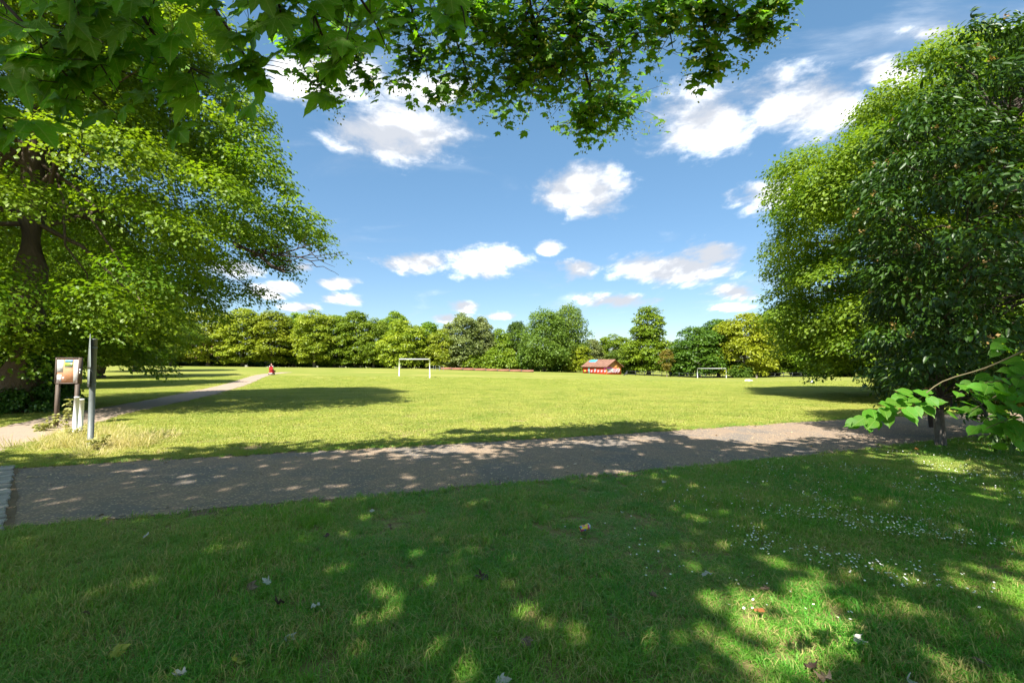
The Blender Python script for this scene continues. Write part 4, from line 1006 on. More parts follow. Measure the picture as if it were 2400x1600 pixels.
weed(172, 1015, 10.2, .30, 4, 'low weed at the foot of the white stub posts'); weed(222, 1030, 8.9, .30, 4, 'straggly weed at the foot of the steel post')

# goals
def goal(name, a, b, h, r, lab, m):
    a, b = np.array(a), np.array(b); e = empty(name, a, lab, 'goal'); d = b - a
    MB().tube([(0, 0, -.2), (0, 0, h)], r, 12).build('post', m, e, True); MB().tube([(d[0], d[1], d[2] - .2), (d[0], d[1], d[2] + h)], r, 12).build('post', m, e, True)
    u_ = unit(d[:2]); MB().tube([(u_[0] * r, u_[1] * r, h - r), (d[0] - u_[0] * r, d[1] - u_[1] * r, d[2] + h - r)], r * .98, 12).build('crossbar', m, e, True)
M['goalgrey'] = flat('weathered_white_paint', (.42, .43, .43), .5, .1, 2)
xa, xb = P(917, 850, 63.5)[0], P(987, 850, 57.8)[0]
goal('football_goal', (xa, 63.5, float(gz(xa, 63.5))), (xb, 57.8, float(gz(xb, 57.8))), 2.4, .065, 'near white football goal without a net, left of centre', M['white'])
xa, xb = P(1602, 850, 112)[0], P(1668, 850, 112)[0]
goal('football_goal', (xa, 112, float(gz(xa, 112))), (xb, 112, float(gz(xb, 112))), 2.4, .085, 'far greyish football goal in front of the dark trees', M['goalgrey'])

# low red wall with dark posts
M['redwall'] = flat('red_boarding', (.23, .10, .065), .85, .3, 1.5)
M['darkpost'] = flat('dark_post', (.06, .06, .07), .6)
D0, D1 = 118, 112; xa, xb = P(1012, 850, D0)[0], P(1226, 850, D1)[0]
za = float(gz(xa, D0)); wl = empty('low_wall', (xa, D0, za), 'long low red wall in bays before the shrubs at centre', 'wall'); nb_ = 8
for i in range(nb_):
    f0, f1 = i / nb_, (i + 1) / nb_; p0 = np.array([(xb - xa) * f0, (D1 - D0) * f0]); p1_ = np.array([(xb - xa) * f1, (D1 - D0) * f1])
    c = (p0 + p1_) / 2; zc = float(gz(xa + c[0], D0 + c[1])) - za; L = np.linalg.norm(p1_ - p0)
    MB().box((c[0], c[1], zc + .26), (L - .12, .12, .60), math.atan2(D1 - D0, xb - xa)).build('panel', M['redwall'], wl)
    MB().box((p0[0], p0[1], zc + .28), (.13, .16, .70)).build('post', M['darkpost'], wl)
# metal barrier frames
D = 100; b = P(1000, 850, D); zb = float(gz(b[0], D)); br = empty('cycle_barrier', (b[0], D, zb), 'grey metal staggered barrier just right of the near goal post', 'barrier')
for ox, oy in ((-1.3, 0), (-.2, 1.2), (.8, .3)):
    fr = MB().tube([(ox, oy, -.1), (ox, oy, 1.05), (ox + .9, oy, 1.05), (ox + .9, oy, -.1)], .035, 6)
    fr.tube([(ox, oy, .55), (ox + .9, oy, .55)], .03, 6); fr.build('frame', M['galv'], br)

# hut
M['brick'] = flat('painted_red_wall', (.50, .040, .016), .7, .22, 1.2)
M['eave_shade'] = flat('eave_shade_red', (.26, .045, .03), .8, .2, 2)
M['gable'] = flat('orange_timber', (.55, .24, .06), .7, .18, 1.5)
M['teal'] = flat('teal_door_paint', (.22, .36, .36), .6, .15, 3)
M['soffit'] = flat('brown_fascia', (.16, .075, .05), .8)
M['tarp'] = flat('blue_tarpaulin', (.05, .33, .62), .45, .15, 2)
M['magenta'] = flat('magenta_spray', (.62, .07, .42), .6, .2, 2); M['silver'] = flat('silver_spray', (.55, .58, .60), .5, .15, 3); M['yellow'] = flat('yellow_spray', (.75, .45, .05), .6); M['blackp'] = flat('black_spray', (.03, .03, .035), .6); M['pinkw'] = flat('pale_pink_spray', (.75, .52, .62), .6)
def tilemat():
    m, t = mat('clay_roof_tile'); oi = t.n('ShaderNodeObjectInfo').outputs['Random']; n = t.noise(t.n('ShaderNodeTexCoord').outputs['Object'], 3, 5, .7)
    fin(t, t.n('ShaderNodeBsdfPrincipled', {'Base Color': t.mix(t.m('ADD', t.m('MULTIPLY', oi, .5), t.m('MULTIPLY', n, .5)), (.13, .058, .038), (.27, .145, .10)), 'Roughness': .9}).outputs[0]); return m
M['tile'] = tilemat()
HD = 118.0; hx = P(1375, 855, HD)[0]; hz = float(gz(hx, HD)) - .05
# the corner between long wall and gable faces the viewer: gable normal points right-front
hut = empty('park_hut', (hx, HD, hz), 'low red park hut with tiled roof and graffiti on its gable end', 'hut', rz=R(-50))
L_, Wd, Hw = 7.8, 6.0, 2.15; ov = .45; rise = 1.55      # x: along the ridge, -y: side facing the viewer
x0, x1 = -5.2, -5.2 + L_
def wallbox(nm, c, d, m): return MB().box(c, d).build(nm, m, hut)
fw = wallbox('wall', ((x0 + x1) / 2, 0, Hw / 2 - .1), (L_ - .34, .16, Hw + .2), M['brick'])
wallbox('wall', ((x0 + x1) / 2, Wd, Hw / 2 - .1), (L_ - .34, .16, Hw + .2), M['brick'])
ge = MB(); 
def gable(x, nm, m): 
    V = []
    for xx in (x - .08, x + .08): V += [(xx, -.08, -.2), (xx, Wd + .08, -.2), (xx, Wd + .08, Hw), (xx, Wd / 2, Hw + rise - .12), (xx, -.08, Hw)]
    mb = MB().add(V, [[i, (i + 1) % 5, 5 + (i + 1) % 5, 5 + i] for i in range(5)]); mb.F += [np.array([[4, 3, 2, 1, 0]], np.int32), np.array([[5, 6, 7, 8, 9]], np.int32)]; mb.A += [np.full(1, .5, np.float32)] * 2
    return mb.build(nm, m, hut)
gw = gable(x1 - .08, 'gable_wall', M['gable']); gable(x0 + .08, 'gable_wall', M['brick'])
# roof slopes with rows of tiles
rf = MB()
for s in (0, 1):
    ya, yb = (-ov, Wd / 2) if s == 0 else (Wd + ov, Wd / 2); sl = rise / (Wd / 2); za_ = Hw - ov * sl + .02; zb_ = Hw + rise + .02
    rf.add([(x0 - ov, ya, za_), (x1 + ov, ya, za_), (x1 + ov, yb, zb_), (x0 - ov, yb, zb_), (x0 - ov, ya, za_ - .10), (x1 + ov, ya, za_ - .10), (x1 + ov, yb, zb_ - .10), (x0 - ov, yb, zb_ - .10)],
           [[0, 1, 2, 3], [7, 6, 5, 4], [0, 4, 5, 1], [1, 5, 6, 2], [3, 7, 4, 0]])
roof = rf.build('roof', M['soffit'], hut)
nrow, ncol = 9, 10; slen = math.hypot(Wd / 2 + ov, rise + ov * rise / (Wd / 2)); pa = math.atan2(rise, Wd / 2)
tile_me = MB().box((0, 0, 0), ((L_ + 2 * ov) / ncol - .03, slen / nrow + .05, .05)).mesh('tile'); tile_me.materials.append(M['tile'])
for s in (0, 1):
    for i in range(nrow):
        for j in range(ncol):
            f = (i + .5) / nrow; y = (-ov + (Wd / 2 + ov) * f) if s == 0 else (Wd + ov - (Wd / 2 + ov) * f); z = Hw - ov * rise / (Wd / 2) + (rise + ov * rise / (Wd / 2)) * f + .06
            obj('tile', tile_me, roof, (x0 - ov + (L_ + 2 * ov) * (j + .5) / ncol, y, z), ((pa - .035) * (1 if s == 0 else -1), 0, 0))
MB().tube([(x0 - ov, Wd / 2, Hw + rise + .07), (x1 + ov, Wd / 2, Hw + rise + .07)], .09, 8).build('ridge', M['tile'], roof)
fa = MB()
for s in (0, 1):
    ya = -ov if s == 0 else Wd + ov; za_ = Hw - ov * rise / (Wd / 2)
    fa.tube([(x1 + ov + .03, ya, za_), (x1 + ov + .03, Wd / 2, Hw + rise)], .085, 4)
fa.box(((x0 + x1) / 2, -ov - .02, Hw - ov * rise / (Wd / 2) - .04), (L_ + 2 * ov, .05, .18)); fa.build('fascia', M['soffit'], hut)
# blue tarpaulin draped on the front slope by the ridge
tb = MB(); U0, U1 = x0 + .25, x0 + 2.65
g_ = [(u_, f) for f in np.linspace(.66, .985, 4) for u_ in np.linspace(U0, U1, 7)]
tb.add([(u_, -ov + (Wd / 2 + ov) * f, Hw - ov * rise / (Wd / 2) + (rise + ov * rise / (Wd / 2)) * f + .13 + .03 * math.sin(u_ * 5 + f * 9)) for u_, f in g_], [[r * 7 + c, r * 7 + c + 1, r * 7 + c + 8, r * 7 + c + 7] for r in range(3) for c in range(6)])
tp_ = tb.build('tarpaulin', M['tarp'], hut); md = tp_.modifiers.new('thick', 'SOLIDIFY'); md.thickness = .02; tp_['label'] = 'bright blue sheet over the roof tiles'
# door, vents
dr = wallbox('door', (x0 + 2.0, -.09, 1.0), (.62, .05, 1.96), M['teal']); MB().box((x0 + 2.25, -.13, 1.0), (.05, .04, .14)).build('handle', M['blackp'], dr)
for xv in (.35, 1.1, 3.0, 3.7, 4.5, 5.4): 
    v_ = wallbox('vent_window', (x0 + xv, -.082, 1.84), (.46, .03, .22), M['blackp']); MB().box((x0 + xv, -.10, 1.84), (.40, .012, .05)).build('louvre', M['yellow'], v_)
for yv in (1.3, 2.9, 4.4): wallbox('vent_window', (x1 + .012, yv, 1.92), (.03, .7, .16), M['blackp'])
sw = MB().box(((x0 + x1) / 2 + .6, -.084, 1.62), (L_ - 2.9, .008, .55)).build('eave_shade_band', M['eave_shade'], hut)  # eave shadow painted as a darker red strip on the upper wall
MB().box((x1 + .005, Wd / 2, .78), (.012, Wd - .1, 1.75)).build('painted_dado', M['brick'], hut)
# graffiti: sprayed letter shapes (not legible), front wall right half and gable end
rg = np.random.default_rng(8)
def stroke(nm, pts, w_, m, plane, off, par):
    pts = poly_resample(np.array(pts, float), .06); T = unit(np.gradient(pts, axis=0)); N = np.stack([-T[:, 1], T[:, 0]], 1) * w_
    L, Rr = pts + N, pts - N; k = len(pts); f2 = (lambda q_: (q_[0], -.09 - off, q_[1])) if plane == 'f' else (lambda q_: (x1 + .016 + off, q_[0], q_[1]))
    mb = MB().add([f2(q_) for q_ in L] + [f2(q_) for q_ in Rr], [[i, i + 1, k + i + 1, k + i] for i in range(k - 1)]); return mb.build(nm, m, par)
gf = MB().add([(0, 0, 0)], np.zeros((0, 4), int))
for (u_, z, rr, m, pl) in [(.5, 1.55, .38, 'magenta', 'g'), (1.2, 1.62, .42, 'magenta', 'g'), (2.0, 1.5, .36, 'magenta', 'g'), (4.6, 1.35, .42, 'yellow', 'g'), (5.2, 1.1, .4, 'yellow', 'g'), (x1 - .5, 1.5, .3, 'magenta', 'f'), (x0 + 4.1, 1.4, .36, 'silver', 'f'), (x0 + .7, .85, .28, 'yellow', 'f')]:
    a = np.linspace(0, 2 * math.pi, 15)[:-1]; rrr = rr * (1 + .18 * np.sin(a * 3 + u_)); f2 = (lambda p_, q_: (p_, -.086, q_)) if pl == 'f' else (lambda p_, q_: (x1 + .0135, p_, q_))
    mb = MB().add([f2(u_ + r * math.cos(t_) * 1.3, z + r * math.sin(t_) * .8) for r, t_ in zip(rrr, a)], np.array([list(range(14))[::(1 if pl == 'f' else 1)]])); mb.build('graffiti_cloud', M[m], hut)
k = 0
for u_ in np.arange(.25, 5.3, .52):
    mcol = 'silver' if u_ < 2.6 else 'pinkw'; zc = .95 + (.08 if k % 2 else 0); sh = rg.integers(0, 4)
    pts = [[(u_, zc - .5), (u_ + .05, zc + .45), (u_ + .35, zc + .3), (u_ + .08, zc), (u_ + .42, zc - .5)], [(u_, zc + .45), (u_ + .02, zc - .35), (u_ + .3, zc - .45), (u_ + .38, zc + .45)], [(u_ + .38, zc + .35), (u_ + .05, zc + .3), (u_ + .1, zc), (u_ + .38, zc - .15), (u_ + .3, zc - .5), (u_, zc - .4)], [(u_, zc - .5), (u_ + .1, zc + .45), (u_ + .3, zc - .4), (u_ + .42, zc + .45)]][sh]
    stroke('graffiti_letter', pts, .135, M['blackp'], 'g', .002, hut); stroke('graffiti_letter', pts, .09, M[mcol], 'g', .006, hut); k += 1
for u_ in np.arange(x0 + 2.75, x1 - .5, 1.1):
    stroke('graffiti_letter', [(u_, .45), (u_ + .1, 1.05), (u_ + .3, .6), (u_ + .45, 1.1)], .05, M['pinkw'], 'f', .006, hut)

# small dark object right of the hut, stump, bag, pigeon
D = 108; b = P(1437, 858, D); zb = float(gz(b[0], D))
mb = MB().box((0, 0, .22), (1.2, .5, .10)).box((.35, 0, .38), (.5, .5, .35), .2).box((-.4, .1, .1), (.3, .4, .25)); bs = mb.build('dark_slanted_object', M['blackp'], None, loc=(b[0], D, zb)); bs.rotation_euler = (0, R(-22), .3); bs.location.z += .05; tag(bs, 'small dark slanting object on the grass right of the hut', 'unidentified')
D = 88; b = P(1719, 886, D); zb = float(gz(b[0], D)); rg = np.random.default_rng(4)
def lump(name, mt, loc, r, sc3, lab, cat, seed, amp=.25):
    bm = bmesh.new(); bmesh.ops.create_icosphere(bm, subdivisions=3, radius=r); rg_ = np.random.default_rng(seed); k = rg_.normal(0, 1, (6, 3)) * 3 / r; ph = rg_.uniform(0, 6, 6)
    for v in bm.verts:
        c = np.array(v.co); f = 1 + amp * np.sin(k @ c + ph).mean() * 2; v.co = Vector(c * f * np.array(sc3)); v.co.z = max(v.co.z, -.2 * r)
    me = bpy.data.meshes.new(name); bm.to_mesh(me); bm.free(); me.materials.append(mt); o = obj(name, me, None, loc); return tag(o, lab, cat)
yb_ = 62; b = P(1719, 886, yb_); lump('plastic_bag', M['paper'], (b[0], yb_, float(gz(b[0], yb_)) + .06), .30, (1.6, .8, .55), 'crumpled white bag lying on the sunny field at right', 'litter', 3)
D = 100; b = P(1738, 868, D); zb = float(gz(b[0], D)); st = MB().tube([(0, 0, -.1), (.03, 0, .4), (0, 0, .85)], [.22, .17, .16], 9).build('tree_stump', M['bark_far'], None, True, (b[0], D, zb)); tag(st, 'short pale stump in front of the golden tree', 'stump')
# pigeon
D = 46; b = P(1865, 890, D); zb = float(gz(b[0], D)); pg = empty('pigeon', (b[0], D, zb), 'grey pigeon standing on the sunlit grass at right', 'bird', rz=.6)
M['pig'] = flat('grey_feathers', (.16, .17, .20), .7, .3, 9); M['pink'] = flat('pink_leg', (.4, .12, .1), .6)
bd = MB(); bd.tube([(-.24, 0, .10), (-.16, 0, .12), (-.06, 0, .145), (.03, 0, .16), (.09, 0, .20), (.115, 0, .25), (.135, 0, .275), (.16, 0, .278), (.185, 0, .27)], [.012, .035, .07, .08, .055, .032, .036, .022, .004], 12)
bd.build('body', M['pig'], pg, True)
for s in (-1, 1):
    MB().tube([(.02, s * .03, 0), (.0, s * .03, .05), (.01, s * .03, .10)], .007, 5).build('leg', M['pink'], pg); MB().tube([(-.22, s * .03, .13), (-.1, s * .075, .16), (.03, s * .075, .17)], [.008, .035, .02], 8).build('wing', M['white'] if s < 0 else M['pig'], pg, True)
pg.scale = (1.35, 1.35, 1.35)

# railings at the right, far side
M['rail'] = flat('dark_iron', (.03, .035, .035), .6)
rl = empty('railing', (28, 116, 0), 'dark iron railings behind the hanging maple boughs', 'fence')
pts = [np.array([P(x, 850, 114)[0], 114.0]) for x in np.linspace(1440, 2080, 33)]
for i, q_ in enumerate(pts):
    z = float(gz(q_[0], 114)); MB().box((q_[0] - 28, -2, z + .55), (.12, .12, 1.2)).build('post', M['rail'], rl)
    if i:
        a = pts[i - 1]; za = float(gz(a[0], 114))
        for h in (.35, 1.02): MB().tube([(a[0] - 28, -2, za + h), (q_[0] - 28, -2, z + h)], .04, 4).build('rail', M['rail'], rl)
# pink-brick houses behind the left tree row
M['pinkbrick'] = flat('pink_brick', (.46, .25, .18), .85, .15, 2); M['roofred'] = flat('red_roof', (.34, .15, .10), .85, .2, 2); M['win'] = flat('window_glass', (.05, .07, .09), .15, .1); M['hedge'] = flat('brick_wall', (.22, .09, .06), .9, .25, 2)
for x, wpx, lab in ((375, 100, 'pink brick house glimpsed between the lime trunks at left'), (262, 60, 'low pink house far left behind the limes'), (462, 40, 'small pink house end right of the larger house')):
    D = 162; b = P(x, 850, D); zb = float(gz(b[0], D)); W2 = wpx / .98 * D / FPX; e = empty('house', (b[0], D, zb), lab, 'house')
    wl_ = MB().box((0, 3.5, 2.6), (W2, 7, 5.6)).build('wall', M['pinkbrick'], e)
    V = [(-W2 / 2 - .3, -.3, 5.3), (W2 / 2 + .3, -.3, 5.3), (W2 / 2 + .3, 3.5, 8.2), (-W2 / 2 - .3, 3.5, 8.2), (W2 / 2 + .3, 7.3, 5.3), (-W2 / 2 - .3, 7.3, 5.3)]
    MB().add(V, [[0, 1, 2, 3], [3, 2, 4, 5]]).add([V[1], V[4], V[2]], [[0, 1, 2]]).add([V[0], V[3], V[5]], [[0, 1, 2]]).build('roof', M['roofred'], e)
    for xx in np.arange(-W2 / 2 + 1.2, W2 / 2 - .8, 2.6):
        for z in (1.5, 4.0):
            f_ = MB().box((xx, -.02, z), (1.3, .08, 1.2)).build('window', M['white'], e); MB().box((xx, -.05, z), (1.1, .06, 1.0)).build('pane', M['win'], f_)
D = 156; xa, xb = P(255, 850, D)[0], P(500, 850, D)[0]; gw_ = MB()
gwe = empty('garden_wall', ((xa + xb) / 2, D, float(gz((xa + xb) / 2, D))), 'low dark brick garden wall before the pink house', 'wall'); MB().box((0, 0, .6), (xb - xa, .25, 1.4)).build('wall', M['hedge'], gwe); MB().box((0, 0, 1.33), (xb - xa + .1, .35, .08)).build('coping', M['hedge'], gwe)

# ------------------------------------------------------------------ mobility scooter and rider (seen from behind)
D = 64; b = P(622, 868, D); zb = float(gz(b[0], D)) + .013
hd = math.atan2(1.0, -.25) - math.pi / 2       # heading: away from the viewer along the path
msc = empty('mobility_scooter', (b[0], D, zb), 'red mobility scooter driving away along the pale path', 'scooter', rz=hd)
M['redp'] = flat('red_plastic', (.32, .012, .015), .35, .15, 4); M['tyre'] = flat('black_rubber', (.02, .02, .02), .8); M['pale'] = flat('pale_bumper', (.6, .55, .55), .5)
def wheel(x, y, r, w_):
    w0 = MB().tube([(x - w_ / 2, y, r), (x - w_ / 2 + .015, y, r), (x + w_ / 2 - .015, y, r), (x + w_ / 2, y, r)], [r * .85, r, r, r * .85], 18).build('wheel', M['tyre'], msc, True)
    MB().tube([(x - w_ / 2 - .006, y, r), (x + w_ / 2 + .006, y, r)], r * .5, 12).build('rim', M['pale'], w0)
wheel(-.26, 0, .16, .10); wheel(.26, 0, .16, .10); wheel(-.22, .95, .14, .09); wheel(.22, .95, .14, .09)
def rbox(nm, c, d, m, bev=.05, par=None, rx=0):
    bm = bmesh.new(); bmesh.ops.create_cube(bm, size=1)
    for v in bm.verts: v.co = Vector((v.co.x * d[0], v.co.y * d[1], v.co.z * d[2]))
    bmesh.ops.bevel(bm, geom=bm.edges[:], offset=bev, segments=3, affect='EDGES', profile=.6)
    me = bpy.data.meshes.new(nm); bm.to_mesh(me); bm.free(); me.materials.append(m); return obj(nm, me, par or msc, c, (rx, 0, 0))
rbox('rear_body', (0, .0, .36), (.50, .55, .26), M['redp'], .08); rbox('deck', (0, .6, .22), (.44, .75, .07), M['tyre'], .02)
rbox('bumper', (0, -.30, .24), (.46, .06, .10), M['pale'], .02); rbox('seat', (0, .12, .60), (.48, .46, .12), M['redp'], .04); rbox('backrest', (0, -.12, .92), (.46, .10, .58), M['redp'], .045, rx=R(-8))
rbox('headrest', (0, -.16, 1.27), (.24, .08, .14), M['blackp'], .03); rbox('front_body', (0, .95, .42), (.40, .22, .55), M['redp'], .06)
MB().tube([(0, .92, .6), (0, .72, 1.0)], .03, 8).build('tiller', M['tyre'], msc); MB().tube([(-.28, .68, .98), (0, .74, 1.02), (.28, .68, .98)], .018, 8).build('handlebar', M['tyre'], msc)
for s in (-1, 1): MB().box((s * .29, .12, .80), (.06, .34, .05)).build('armrest', M['tyre'], msc)
rbox('basket', (.33, .62, .50), (.16, .30, .22), M['blackp'], .02)
# rider
M['skin'] = flat('skin', (.50, .24, .17), .6, .05); M['shirt'] = flat('white_shirt', (.74, .74, .74), .8, .05); M['hair'] = flat('grey_hair', (.42, .25, .19), .8, .2, 30); M['trous'] = flat('dark_trousers', (.04, .045, .07), .9)
def skin(nm, J, E, Rd, m, parent, sub=2, root=0):
    me = bpy.data.meshes.new(nm); me.from_pydata(J, E, []); me.materials.append(m); o = obj(nm, me, parent)
    md = o.modifiers.new('skin', 'SKIN'); md.use_smooth_shade = True
    for i, r in enumerate(Rd): me.skin_vertices[0].data[i].radius = (r, r) if np.isscalar(r) else r; me.skin_vertices[0].data[i].use_root = (i == root)
    o.modifiers.new('sub', 'SUBSURF').levels = sub; o.modifiers[-1].render_levels = sub; return o
man = empty('person', (b[0], D, zb), 'rider in a white top sitting on the red mobility scooter, seen from behind', 'person', rz=hd)
J = [(0, .08, .74), (0, .06, .95), (0, .04, 1.13), (0, .05, 1.26), (0, .08, 1.33), (0, .10, 1.43), (0, .105, 1.52),
     (-.19, .05, 1.20), (-.28, .22, 1.02), (-.25, .50, .98), (-.24, .60, 1.0), (.19, .05, 1.20), (.28, .22, 1.02), (.25, .50, .98), (.24, .60, 1.0),
     (-.10, .12, .72), (-.14, .50, .70), (-.14, .58, .34), (-.14, .70, .28), (.10, .12, .72), (.14, .50, .70), (.14, .58, .34), (.14, .70, .28)]
E = [(0, 1), (1, 2), (2, 3), (3, 4), (4, 5), (5, 6), (3, 7), (7, 8), (8, 9), (9, 10), (3, 11), (11, 12), (12, 13), (13, 14), (0, 15), (15, 16), (16, 17), (17, 18), (0, 19), (19, 20), (20, 21), (21, 22)]
Rd = [.15, .16, .17, .10, .055, .085, .075, .07, .052, .04, .032, .07, .052, .04, .032, .10, .075, .055, .045, .10, .075, .055, .045]
body = skin('body', J, E, Rd, M['skin'], man)
skin('shirt', [J[0], J[1], J[2], J[3], J[7], J[8], J[11], J[12]], [(0, 1), (1, 2), (2, 3), (3, 4), (4, 5), (3, 6), (6, 7)], [.175, .185, .195, .12, .09, .07, .09, .07], M['shirt'], man)
skin('trousers', [J[0], J[15], J[16], J[17], J[19], J[20], J[21]], [(0, 1), (1, 2), (2, 3), (0, 4), (4, 5), (5, 6)], [.165, .115, .09, .07, .115, .09, .07], M['trous'], man)
skin('hair', [(0, .075, 1.44), (0, .085, 1.54), (0, .12, 1.575)], [(0, 1), (1, 2)], [.085, .082, .05], M['hair'], man)
MB().tube([(0, .185, 1.47), (0, .215, 1.45), (0, .19, 1.435)], [.012, .018, .012], 6).build('nose', M['skin'], man)

# ------------------------------------------------------------------ small things on the grass
rg = np.random.default_rng(91)
M['dead'] = leafmat('dead_leaf', (.15, .10, .06), (.34, .26, .18), .2, (1, 1, 1)); M['deadpale'] = leafmat('bleached_leaf', (.42, .40, .36), (.6, .58, .52), .2, (1, 1, 1)); M['deadred'] = leafmat('russet_leaf', (.30, .12, .04), (.42, .2, .06), .2, (1, 1, 1)); M['deaddark'] = leafmat('wet_brown_leaf', (.05, .03, .022), (.12, .08, .06), .1, (1, 1, 1)); M['leafy'] = leafmat('yellowing_leaf', (.35, .35, .06), (.5, .45, .1), .3)
def dead_me(k, m):
    rg_ = np.random.default_rng(k); bm = bmesh.new(); tv, tf = T_MAPS; vs = []
    curl = rg_.uniform(.4, 1.0); ph = rg_.uniform(0, 6)
    for x, y, z in tv: vs.append(bm.verts.new((x * (.8 - .3 * curl * abs(x)), y * .9 - .45, curl * .42 * x * x + .16 * math.sin(x * 5 + y * 4 + ph) + curl * .25 * (y - .4) ** 2)))
    for f in tf: bm.faces.new([vs[i] for i in f])
    bmesh.ops.subdivide_edges(bm, edges=bm.edges[:], cuts=1)
    for v in bm.verts: v.co += Vector(rg_.normal(0, .022, 3))
    me = bpy.data.meshes.new('dead_leaf'); bm.to_mesh(me); bm.free(); me.materials.append(M[m])
    return me
DL = [(1105, 1327, .15, 'deaddark', 'largest curled dark brown dead leaf at centre of the grass'), (1624, 1322, .13, 'deadpale', 'bleached star-shaped dead leaf right of centre'), (582, 1348, .12, 'dead', 'folded tan dead leaf left of centre beside a flat pale one'), (612, 1338, .10, 'deadpale', 'flat pale dead leaf just right of the folded tan one'),
      (638, 1385, .11, 'deaddark', 'dark upright dead leaf below the folded tan one'), (725, 1392, .10, 'deadpale', 'small cream dead leaf right of the dark upright one'), (668, 1465, .10, 'deadpale', 'crumpled pale leaf left of centre near the bottom'), (1212, 1475, .12, 'dead', 'crumpled tan leaf at bottom centre'), (1155, 1560, .11, 'deadpale', 'bleached leaf cut by the bottom edge at centre'),
      (1868, 1530, .14, 'deaddark', 'tall dark curled leaf at the lower right bottom'), (1895, 1552, .13, 'dead', 'tan crumpled leaf beside the tall dark curled leaf'), (2092, 1558, .11, 'deadpale', 'pale leaf at the bottom right edge'), (2255, 1520, .10, 'dead', 'tan leaf in the grass far lower right'), (895, 1215, .11, 'dead', 'small brown leaf left of the can by the path side'),
      (1758, 1352, .08, 'dead', 'brown leaf tip in the sun patch right of centre'), (750, 1235, .08, 'deaddark', 'tiny black leaf scrap below the path'), (412, 1545, .10, 'deadpale', 'pale leaf fragment near the lower left bottom'), (275, 1490, .13, 'leafy', 'long yellowish leaf at the lower left'), (545, 1515, .12, 'leafy', 'yellow-green fallen leaf at bottom left of centre'),
      (335, 1235, .09, 'deadpale', 'pale leaf below the left end of the path'), (855, 1178, .08, 'deadpale', 'white leaf scrap just below the path'), (1500, 1370, .09, 'dead', 'brown leaf in the turf below the bleached star-shaped leaf'), (400, 1590, .1, 'deadred', 'russet leaf cut by the bottom edge at left'), (1525, 1112, .08, 'deadpale', 'pale scrap by the near edge of the path, right of centre'),
      (2105, 1035, .10, 'deadred', 'russet leaf on the verge left of the guarded trunk'), (1745, 1405, .10, 'deadred', 'russet curled leaf below the sun patch'), (1253, 1580, .10, 'dead', 'brown leaf at the very bottom right of centre'), (1975, 1470, .1, 'deadpale', 'pale curled leaf in the lower right grass'), (200, 1410, .1, 'dead', 'tan leaf in the left grass'), (1430, 1180, .07, 'deadpale', 'white scrap up from the can')]
for i, (px, py, sz, m, lab) in enumerate(DL):
    D_ = FPX * CAM_H / (py / .98 - 860) 
    b = P(px, py, D_)
    o = obj('dead_leaf', dead_me(i, m), None, (b[0], b[1], .05 + .012 * rg.uniform()), (rg.normal(0, .45), rg.normal(0, .45), rg.uniform(0, 6.28)), (sz * .72,) * 3); tag(o, lab, 'dead leaf', 'dead leaves scattered on the grass')
# drink can
def canmat():
    m, t = mat('printed_can'); co = t.n('ShaderNodeTexCoord').outputs['Object']; s = t.n('ShaderNodeSeparateXYZ', {0: co}); n = t.n('ShaderNodeTexVoronoi', {'Vector': co, 'Scale': 42.0}).outputs['Color']
    h = t.n('ShaderNodeSeparateColor', {0: n}).outputs[0]; c = t.mix(t.ss(h, .45, .5), (.75, .5, .05), (.55, .06, .25)); c = t.mix(t.ss(h, .8, .82), c, (.08, .25, .6)); c = t.mix(t.ss(s.outputs[2], .045, .05), c, (.35, .6, .72))
    fin(t, t.n('ShaderNodeBsdfPrincipled', {'Base Color': c, 'Roughness': .3, 'Metallic': .3}).outputs[0]); return m
b = P(1343, 1218, FPX * CAM_H / (1218 / .98 - 860)); cn_ = empty('drink_can', (b[0], b[1], .065), 'crushed yellow and pink drink can lying in the grass', 'can'); cn_.rotation_euler = (0, R(82), R(25)); cn_.scale = (.85,) * 3
MB().tube([(0, 0, -.062), (0, 0, -.056), (0, 0, -.02), (.003, 0, .01), (0, 0, .045), (0, 0, .058), (0, 0, .063)], [.025, .033, .033, .029, .033, .032, .026], 18).build('body', canmat(), cn_, True)
MB().tube([(0, 0, .0635), (0, 0, .066)], [.0265, .0265], 18).build('lid', M['metal'], cn_, True); MB().box((.006, 0, .068), (.022, .013, .002)).build('ring_pull', M['metal'], cn_)
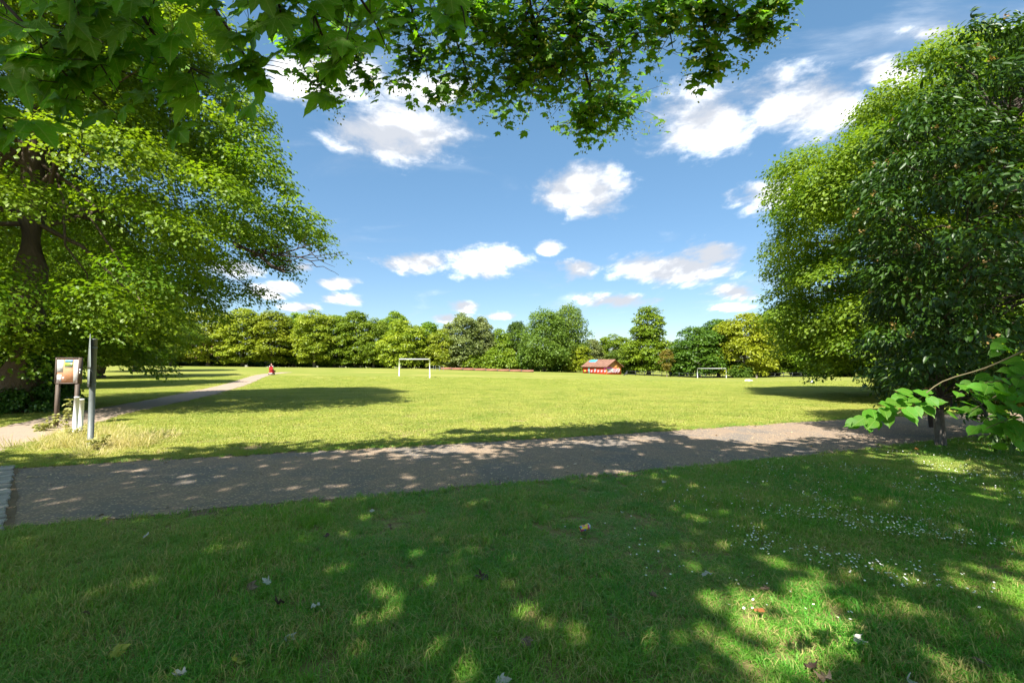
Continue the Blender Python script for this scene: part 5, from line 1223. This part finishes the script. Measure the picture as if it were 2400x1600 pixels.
# grit, twigs and husks lying on the path
n = 5200; k = rg.integers(0, len(PATH_C), n); T = unit(np.gradient(PATH_C, axis=0))[k]; off = np.clip(np.where(rg.uniform(0, 1, n) < .5, rg.uniform(-1, 1, n), np.sign(rg.normal(0, 1, n)) * (1 - np.abs(rg.normal(0, .10, n)))), -1.05, 1.05) * PATH_HW
pp = PATH_C[k] + np.stack([-T[:, 1], T[:, 0]], 1) * off[:, None]; okk = np.abs(pp[:, 0]) < 1.25 * pp[:, 1] + .5; pp = pp[okk]; n = len(pp)
M['husk'] = leafmat('dry_husks', (.12, .08, .045), (.55, .43, .27), .1, (1, 1, 1))
mb = MB(); leaves(mb, np.concatenate([pp, np.full((n, 1), .017)], 1), np.stack([rg.normal(0, .35, n), rg.normal(0, .35, n), np.ones(n)], 1), rg.normal(0, 1, (n, 3)), rg.uniform(.012, .045, n) * np.where(rg.uniform(0, 1, n) < .05, 2.2, 1), T_DIA[0], T_DIA[1], rg.uniform(0, 1, n))
o = mb.build('path_litter', M['husk']); tag(o, 'dry husks and leaf fragments strewn over the path', 'litter', kind='stuff')
# daisies
M['petal'] = flat('daisy_petal', (.80, .80, .78), .6, .05, 30); 
n = 20000; px = rg.uniform(1050, 2420, n); py = 1010 + rg.uniform(0, 1, n) ** 1.3 * 480
D_ = FPX * CAM_H / (py / .98 - 860); X = (px / .98 - 1200) / FPX * D_; Y = D_
wgt = np.exp(-((px - 2000) / 330) ** 2 - ((py - 1170 + (px - 1900) * .02) / 130) ** 2) + .8 * np.exp(-((px - 2250) / 160) ** 2 - ((py - 1070) / 60) ** 2)
wgt *= np.clip(.35 + 1.5 * vnoise(X, Y, 3.2, 22), 0, 2)
kk = (rg.uniform(0, 1, n) < wgt * .75) & (path_dist(X, Y) > .2) ; X, Y = X[kk], Y[kk]; n = len(X)
a = np.arange(8) * 2 * math.pi / 8; rr_ = np.where(np.arange(8) % 2, 1, .72)
disc = np.concatenate([[[0, 0, .15]], np.stack([np.cos(a) * rr_, np.sin(a) * rr_, np.zeros(8)], 1)]); df = np.array([(0, 1 + i, 1 + (i + 1) % 8) for i in range(8)])
mb = MB(); h = rg.uniform(.05, .085, n); leaves(mb, np.stack([X, Y, h], 1), np.stack([rg.normal(0, .3, n), rg.normal(-.15, .3, n), np.ones(n)], 1), rg.normal(0, 1, (n, 3)), rg.uniform(.006, .010, n), disc, df, np.zeros(n))
o = mb.build('daisies', M['petal']); tag(o, 'drifts of white daisies in the shaded grass at right', 'daisies', kind='stuff')
mb = MB(); eye = disc * [.4, .4, 1]; leaves(mb, np.stack([X, Y, h + .0025], 1), np.tile([0, -.1, 1.0], (n, 1)), rg.normal(0, 1, (n, 3)), np.full(n, .007), eye, df, np.zeros(n)); 
M['eye'] = flat('daisy_eye', (.6, .42, .03), .7); c_ = mb.build('daisy_eyes', M['eye'], o); c_['kind'] = 'stuff'
print('candidates', len(cand), 'daisies', n)
